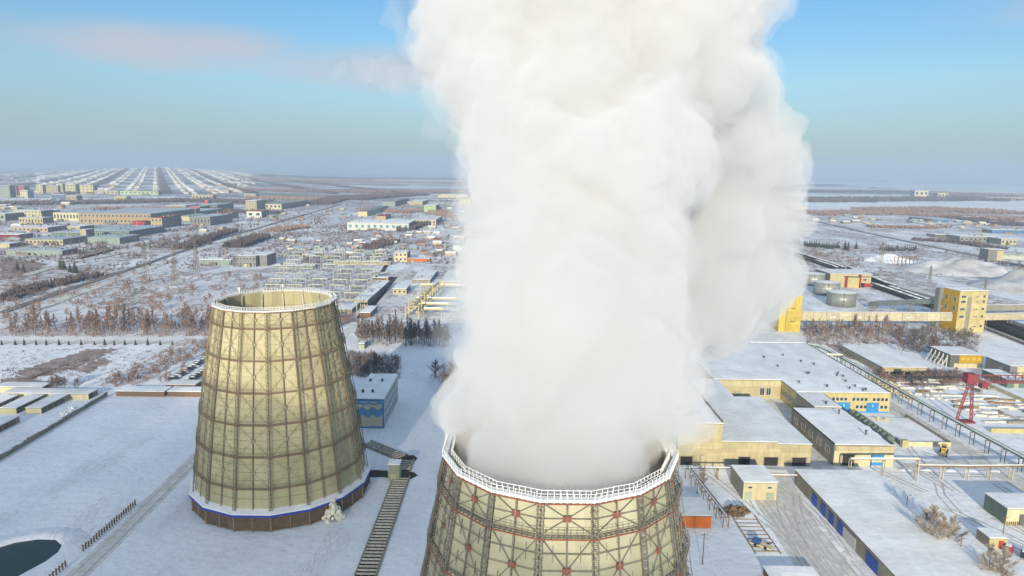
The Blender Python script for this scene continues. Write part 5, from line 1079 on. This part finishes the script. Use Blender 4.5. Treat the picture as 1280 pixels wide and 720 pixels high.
def conifer_proto(h, r, seed):
    rnd = random.getstate(); random.seed(seed); tm = MB().tube((0, 0, 0), (0, 0, h), h * .02, .02, n=6); vs, fs = [], []
    for i in range(15):
        z = h * (.1 + .88 * i / 15); R_ = r * (1 - i / 15.5) * random.uniform(.8, 1.15)
        for k in range(13): a = k * 2 * PI / 13 + jit(.3); b = len(vs); e = Vector((math.cos(a) * R_, math.sin(a) * R_, z - R_ * .35)); s = Vector((-math.sin(a), math.cos(a), 0)) * R_ * .24; m_ = e * .55 + Vector((0, 0, z * .45)); vs += [Vector((0, 0, z + h * .03)), m_ - s, e, m_ + s]; fs.append((b, b + 1, b + 2, b + 3))
    cm_ = MB(); cm_.add(vs, fs); random.setstate(rnd); return mesh_of(tm, 'trunk', M['bark']), mesh_of(cm_, 'crown', M['needle'])
birch = [tree_proto(14, .3, 34, .095, i, 'redtwig', .2, 1.3) for i in range(4)]; dark = [tree_proto(12.5, .27, 30, .085, 10 + i, 'twig', .15, 1.4) for i in range(3)]; broad = [tree_proto(8, .5, 30, .055, 20 + i, 'twig', .15, .9) for i in range(3)]; frosty = [tree_proto(9, .45, 130, .034, 30 + i, 'frosttwig', .15, 1.0) for i in range(3)]; con = [conifer_proto(9, 2.6, 40 + i) for i in range(2)]; bush = [tree_proto(3.2, .6, 22, .045, 50 + i, 'redtwig', .05, .7) for i in range(3)]
def plant(protos, x, y, s, name, label, cat, group=None):
    tm, cm_ = random.choice(protos); t = thing(name, label, cat, (x, y, 0), group); inst('trunk', tm, t); inst('crown', cm_, t); t.rotation_euler.z = random.random() * 6.3; k = s * random.uniform(.85, 1.15); t.scale = (k, k, k * random.uniform(.92, 1.1)); return t
random.seed(77)
for i in range(110):
    px = random.uniform(8, 272); g = gp(px, random.uniform(409, 420)); plant(birch, g.x, g.y, random.choice((.35, .5, .65, .75, .85, 1.0)), 'birch_tree', 'bare reddish birch in the long tree row beyond the white road', 'tree', 'birches of the long tree row')
for i in range(44): px = 448 + i * 1.6 + jit(1); g = gp(px, random.uniform(426, 433)); plant(dark, g.x, g.y, random.uniform(.75, 1.15), 'bare_tree', 'dark slender bare tree in the dense row right of the tan tower', 'tree', 'dark trees of the dense row')
for i in range(26): px = 514 + i * 1.85; g = gp(px, random.uniform(427, 434)); plant(birch, g.x, g.y, random.uniform(.6, .9), 'birch_tree', 'reddish young birch in the thin row beside the steam', 'tree', 'young birches by the steam')
for i in range(55): g = gp(random.uniform(432, 498), random.uniform(450, 472)); plant(broad, g.x, g.y, random.uniform(.5, .8), 'bare_bush', 'bare twiggy bush behind the wave painted building', 'bush', 'bushes behind the wave painted building')
for i in range(12): g = gp(random.uniform(540, 572), random.uniform(462, 492)); plant(broad, g.x, g.y, random.uniform(.8, 1.15), 'bare_tree', 'spreading bare tree at the left edge of the steam', 'tree', 'bare trees at the edge of the steam')
for i in range(16): g = gp(4 + i * 14 + jit(3), 431); plant(con, g.x, g.y, random.uniform(.32, .45), 'young_spruce', 'young spruce in the line along the white road', 'spruce', 'young spruces along the road')
for i in range(46): g = gp(random.uniform(1012, 1118), random.uniform(410, 426)); plant(birch, g.x, g.y, random.uniform(.4, .75), 'birch_tree', 'rust coloured birch in the thicket below the conveyor gallery', 'tree', 'birches below the conveyor gallery')
for i in range(60): g = gp(random.uniform(1122, 1212), random.uniform(416, 442)); plant(broad, g.x, g.y, random.uniform(.55, .95), 'bare_bush', 'bare bush on the bank before the yellow tower block', 'bush', 'bushes before the yellow tower block')
for px, py, s, lb in ((1165, 690, 1.0, 'left frosted tree by the garage range roof'), (1178, 694, .85, 'middle frosted tree by the garage range roof'), (1188, 684, .7, 'right frosted tree by the garage range roof'), (1158, 672, .6, 'small frosted tree behind the others by the garage roof'), (1232, 732, .85, 'frosted sapling at the bottom edge left of the pair'), (1250, 738, .9, 'frosted sapling at the bottom edge under the tiny hut'), (876, 612, .5, 'rusty bush beside the high cream wall')):
    g = gp(px, py); plant(frosty, g.x, g.y, s * 1.3, 'frosted_tree', lb, 'tree')
for i in range(14): g = gp(970 + i * 2.2, 305 + jit(1.5)); plant(con, g.x, g.y, random.uniform(.8, 1.2), 'spruce_tree', 'dark spruce in the clump at the right edge of the steam', 'spruce', 'spruces by the steam')
for i in range(22): g = gp(1005 + i * 2.1, 307 + i * .2 + jit(1)); plant(con, g.x, g.y, random.uniform(.7, 1.1), 'spruce_tree', 'dark spruce in the row on the right snowfield', 'spruce', 'spruces of the right hand row')
for i in range(18): g = gp(1100 + i * 2.6, 313 + jit(1.2)); plant(con, g.x, g.y, random.uniform(.6, .9), 'spruce_tree', 'small spruce in the far line by the lattice mast', 'spruce', 'spruces by the lattice mast')
for px, py in ((76, 336), (80, 337), (88, 340), (94, 341), (22, 338), (30, 340), (1056, 312), (1060, 313), (1070, 311), (576, 310), (582, 306), (586, 312)): g = gp(px, py); plant(con, g.x, g.y, random.uniform(1.0, 1.5), 'spruce_tree', 'lone dark conifer on the open snow', 'spruce', 'scattered dark conifers')
for i in range(9): g = gp(65 + i * 2.6 + (12 if i > 6 else 0), 487 + jit(1.5)); plant(broad, g.x, g.y, random.uniform(.6, .9), 'bare_bush', 'olive brown bush behind the garage roofs', 'bush', 'bushes behind the garages')
def scrub(pts, n, s, protos, label, group, name='shrub'):
    xs, ys = [p[0] for p in pts], [p[1] for p in pts]; k = 0
    while k < n:
        x, y = random.uniform(min(xs), max(xs)), random.uniform(min(ys), max(ys)); ins = False; j = len(pts) - 1
        for i in range(len(pts)):
            if (pts[i][1] > y) != (pts[j][1] > y) and x < (pts[j][0] - pts[i][0]) * (y - pts[i][1]) / (pts[j][1] - pts[i][1]) + pts[i][0]: ins = not ins
            j = i
        if not ins: continue
        g = gp(x, y); plant(protos, g.x, g.y, s * random.uniform(.6, 1.3), name, label, 'shrub', group); k += 1
scrub([(120, 484), (250, 425), (262, 430), (262, 445), (215, 478), (160, 484)], 80, 1.0, bush, 'reddish shrub on the sloping snow left of the parked cars', 'shrubs left of the parked cars')
scrub([(1085, 462), (1195, 466), (1215, 478), (1140, 480), (1100, 474)], 40, .9, bush, 'brown shrub on the waste ground by the low wide shed', 'shrubs by the low wide shed')
scrub([(395, 395), (440, 393), (450, 402), (400, 420)], 24, 1.1, bush, 'reddish shrub just right of the tan tower rim', 'shrubs by the tan tower rim')
scrub([(0, 345), (60, 335), (330, 345), (350, 365), (265, 385), (0, 400)], 120, 1.5, bush, 'reddish shrub scattered over the open snow behind the tree row', 'shrubs of the open snow')
scrub([(1000, 330), (1060, 340), (1085, 330), (1070, 310), (1010, 315)], 60, 1.2, bush, 'dark shrub on the snow behind the sidings', 'shrubs behind the sidings')
def thicket(pts, n, h, m, seed, w=.16, thr=-.1):           # low leafless undergrowth that nobody could count
    random.seed(seed); xs, ys = [p[0] for p in pts], [p[1] for p in pts]; vs, fs = [], []; k = 0
    while k < n:
        x, y = random.uniform(min(xs), max(xs)), random.uniform(min(ys), max(ys)); ins = False; j = len(pts) - 1
        for i in range(len(pts)):
            if (pts[i][1] > y) != (pts[j][1] > y) and x < (pts[j][0] - pts[i][0]) * (y - pts[i][1]) / (pts[j][1] - pts[i][1]) + pts[i][0]: ins = not ins
            j = i
        k += 1
        if not ins: continue
        g = gp(x, y)
        if noise.noise(Vector((g.x * .025, g.y * .016, seed))) < thr: continue
        for e in range(5): sliver(vs, fs, Vector((g.x + jit(.9), g.y + jit(.9), -.05)), Vector((jit(.6), jit(.6), 1)).normalized(), h * random.uniform(.4, 1.2), w)
    tag(MB().add(vs, fs).build('undergrowth', M[m]), kind='stuff')
thicket([(0, 410), (280, 400), (280, 421), (0, 421)], 1000, 3.6, 'redtwig', 1, .09, -.4)
thicket([(0, 345), (60, 332), (180, 340), (345, 340), (360, 360), (270, 395), (0, 405)], 2600, 2.0, 'redtwig', 2, .2)
thicket([(120, 484), (230, 424), (262, 424), (262, 448), (215, 480), (160, 484)], 1300, 1.6, 'redtwig', 3, .1, -.3)
thicket([(0, 440), (130, 432), (200, 440), (130, 475), (0, 482)], 700, 1.1, 'twig', 4, .1)
thicket([(1000, 408), (1125, 405), (1130, 430), (1010, 432)], 900, 2.3, 'redtwig', 5, .12, -.5); thicket([(1115, 412), (1225, 418), (1220, 445), (1130, 440)], 800, 2.0, 'twig', 6, .1, -.4); thicket([(1085, 460), (1200, 464), (1222, 482), (1140, 484), (1100, 474)], 1500, 1.5, 'redtwig', 7, .1, -.5)
thicket([(430, 440), (500, 446), (500, 474), (430, 470)], 800, 2.6, 'twig', 8, .07, -.4); thicket([(0, 290), (300, 262), (430, 262), (300, 335), (0, 340)], 2600, 3.0, 'twig', 9, .4); thicket([(975, 300), (1280, 310), (1280, 345), (1060, 345)], 1300, 2.2, 'twig', 10, .3); thicket([(340, 285), (585, 280), (585, 330), (340, 330)], 2600, 3.0, 'twig', 11, .3)
thicket([(0, 246), (330, 246), (330, 300), (200, 320), (0, 320)], 2400, 6, 'twig', 14, .5, .05); thicket([(330, 246), (585, 246), (585, 282), (330, 300)], 1700, 5, 'twig', 15, .5, .0)
# brown patches of dry grass
def pp_(name, pts, z, m='brownfield'):
    Q = []; n = len(pts)
    for i in range(n):
        a, b = Vector(pts[i]), Vector(pts[(i + 1) % n])
        for k in range(16):
            c = a.lerp(b, k / 16); q = noise.noise(Vector((c.x * .21, c.y * .5, 3))) + .8 * noise.noise(Vector((c.x * .9, c.y * 1.6, 5))); Q.append((c.x + q * 6, c.y + q * 1.5))
    return patch(name, [P2(x, min(max(y, 222), 719)) for x, y in Q], z, m)
pp_('dry_grass', [(18, 466), (60, 452), (110, 437), (146, 436), (120, 450), (75, 466), (40, 474)], .04); pp_('dry_grass', [(0, 474), (30, 470), (60, 478), (20, 486), (0, 488)], .042); pp_('dry_grass', [(85, 462), (130, 447), (140, 452), (110, 466)], .045)
pp_('dry_grass', [(1090, 464), (1200, 468), (1222, 482), (1140, 482), (1105, 476)], .044); pp_('dry_grass', [(1030, 430), (1060, 448), (1080, 452), (1052, 430)], .046); pp_('dry_grass', [(97, 315), (145, 312), (120, 320), (97, 324)], .09)
pp_('dry_grass', [(0, 320), (60, 330), (40, 345), (0, 350)], .1); pp_('dry_grass', [(395, 396), (445, 392), (448, 402), (405, 412)], .043)
# the long embanked railway crossing the left half, with its dark hedges
rl = [P2(0, 392), P2(80, 364), P2(180, 331), P2(260, 303), P2(320, 286), P2(400, 263), P2(425, 256)]
strip('railway_embankment', rl, 6, .5, 'ballast'); strip('snow_road', [(x + 14, y) for x, y in rl], 9, .3, 'trodden'); strip('snow_road', [P2(30, 345), P2(75, 331), P2(150, 317), P2(215, 300), P2(250, 288)], 8, .35, 'trodden')
def belt(pts, w, h, m='belt', seg=9, name='woodland_belt', dens=1.0):
    seg *= .62; h *= .8
    mb = MB(); P = [Vector(p) for p in pts]; vs, fs = [], []
    for a, b in zip(P, P[1:]):
        L = (b - a).length; d = (b - a).normalized(); nrm = Vector((-d.y, d.x)); n = int(L * w / (seg * seg) * dens) + 3
        for i in range(n):                              # upright leafless crowns, a few slivers each
            c = a + d * random.uniform(0, L) + nrm * jit(w / 2); hh = h * random.uniform(.55, 1.25); r = seg * random.uniform(.3, .55)
            for k in range(7): zb = hillz(c.x, c.y); t = Vector((c.x + jit(r * .5), c.y + jit(r * .5), zb - .1)); e = Vector((c.x + jit(r), c.y + jit(r), zb + hh * random.uniform(.55, 1))); s = Vector((1, jit(.6), 0)).normalized() * r * random.uniform(.25, .5); q = len(vs); mid_ = (t * .45 + e * .55); vs += [t, mid_ - s, e, mid_ + s]; fs.append((q, q + 1, q + 2, q + 3))
    mb.add(vs, fs); return tag(mb.build(name, M[m]), kind='stuff')
def pbelt(pts, w, h, **k): return belt([P2(*p) for p in pts], w, h, **k)
pbelt([(0, 378), (40, 362), (110, 348), (118, 345)], 16, 6, seg=3); pbelt([(225, 312), (260, 300), (290, 290)], 18, 9, seg=4); pbelt([(340, 290), (380, 284)], 30, 7, seg=4, m='redtwig'); pbelt([(292, 310), (330, 297)], 26, 9, seg=4); pbelt([(430, 250), (480, 246), (520, 244)], 120, 14, seg=9); pbelt([(395, 256), (430, 247)], 70, 12, seg=8)
pbelt([(455, 262), (500, 266), (540, 262), (560, 272)], 40, 7, seg=5, m='redtwig'); pbelt([(505, 290), (520, 283), (535, 280)], 24, 10, seg=4); pbelt([(460, 312), (490, 302)], 24, 7, seg=4); pbelt([(280, 264), (330, 268), (350, 266)], 30, 8, seg=5); pbelt([(120, 262), (240, 262)], 50, 9, seg=8, m='redtwig'); pbelt([(0, 256), (110, 254), (240, 251), (330, 254)], 120, 10, seg=10); pbelt([(320, 248), (400, 250)], 130, 10, seg=10, m='redtwig')
pbelt([(300, 226), (440, 227), (590, 229)], 500, 14, seg=26, m='redtwig'); pbelt([(330, 222), (580, 225)], 600, 16, seg=40); pbelt([(300, 238), (420, 240), (585, 240)], 150, 12, seg=14, m='redtwig'); pbelt([(985, 251), (1120, 250), (1280, 249)], 260, 15, seg=18); pbelt([(1010, 268), (1100, 266), (1280, 276)], 130, 9, seg=9, m='redtwig'); pbelt([(1090, 263), (1200, 262), (1260, 268)], 170, 9, seg=10, m='redtwig'); pbelt([(985, 239), (1060, 240), (1140, 240)], 260, 14, seg=20); pbelt([(985, 231), (1050, 232)], 400, 15, seg=26); pbelt([(1085, 284), (1150, 286), (1180, 284)], 30, 7, seg=5, m='redtwig'); pbelt([(1140, 300), (1200, 304), (1250, 312)], 24, 6, seg=5); pbelt([(1190, 272), (1280, 283)], 60, 8, seg=7); pbelt([(965, 277), (1000, 277)], 60, 9, seg=7); pbelt([(1170, 242), (1280, 245)], 300, 14, seg=20, m='redtwig')
for i in range(7):
    b0 = o0 + nv * ((i - 3) * 276 + 8); belt([b0, b0 + dirv * 2200, b0 + dirv * 5200], 30, 12, seg=13)
for pts, z in (([(970, 262), (985, 252.5), (1100, 253), (1280, 251), (1300, 268), (1200, 262), (1120, 260), (1050, 264)], .3), ([(980, 246), (985, 242), (1280, 247), (1280, 250), (1100, 248)], .35), ([(980, 237), (985, 233.5), (1140, 236), (1140, 239), (1050, 238)], .4), ([(980, 230), (985, 226), (1290, 232), (1290, 244), (1150, 238), (1050, 231)], .45), ([(330, 224), (580, 227), (590, 225.5), (500, 222.5), (330, 222)], .4), ([(380, 233), (590, 236), (590, 234), (400, 231)], .4)):
    pp_('frozen_lake', pts, z, 'icelake')
# cottages and sheds sprinkled about the middle distance
random.seed(31)
def village(pts, n, label, group, s=1.0):
    k = 0
    while k < n:
        px, py = random.uniform(pts[0], pts[2]), random.uniform(pts[1], pts[3]); g = gp(px, py); o = bpy.data.objects.new('cottage', random.choice(cot)); COL.objects.link(o); o.location = (g.x, g.y, 0); o.rotation_euler.z = random.choice((0, PI / 2)) + jit(.2); q = s * random.uniform(.6, 1.0); o.scale = (q, q, q); tag(o, label, 'cottage', group); k += 1
village((508, 284, 588, 320), 44, 'little snow roofed house in the settlement left of the steam', 'houses left of the steam', .9); village((440, 292, 505, 320), 20, 'low shed among the junk yards behind the switchyard', 'sheds behind the switchyard', .7); village((350, 292, 440, 322), 20, 'dark roofed hut in the allotments above the tan tower', 'huts of the allotments', .6); village((1005, 268, 1100, 280), 16, 'pale house along the lake road on the right', 'houses along the lake road'); village((1110, 272, 1245, 286), 26, 'cream house in the scattered hamlet on the right', 'houses of the right hamlet', 1.1); village((500, 250, 585, 268), 18, 'far pale house behind the red brown shrubs', 'far houses by the steam'); village((330, 250, 430, 275), 18, 'tiny house along the far left railway', 'houses along the far railway'); village((0, 250, 110, 262), 16, 'house below the apartment blocks of the far town', 'houses below the apartment blocks', 1.3); village((0, 282, 60, 312), 8, 'small shed between the halls on the left edge', 'sheds on the left edge', 1.0); village((200, 274, 320, 300), 10, 'shed along the left railway', 'sheds along the left railway', .9); village((6, 216, 60, 231), 40, 'far pale block on the left horizon', 'blocks on the left horizon', 2.2)
# ------------------------------------------------------------------ air
hz = MB().box(-25200, -25200, -1.5, 25200, 25200, 330).build('haze', vol_mat('haze_air', 0.00016, (0.50, 0.62, 0.77)))
tag(hz, kind='stuff')
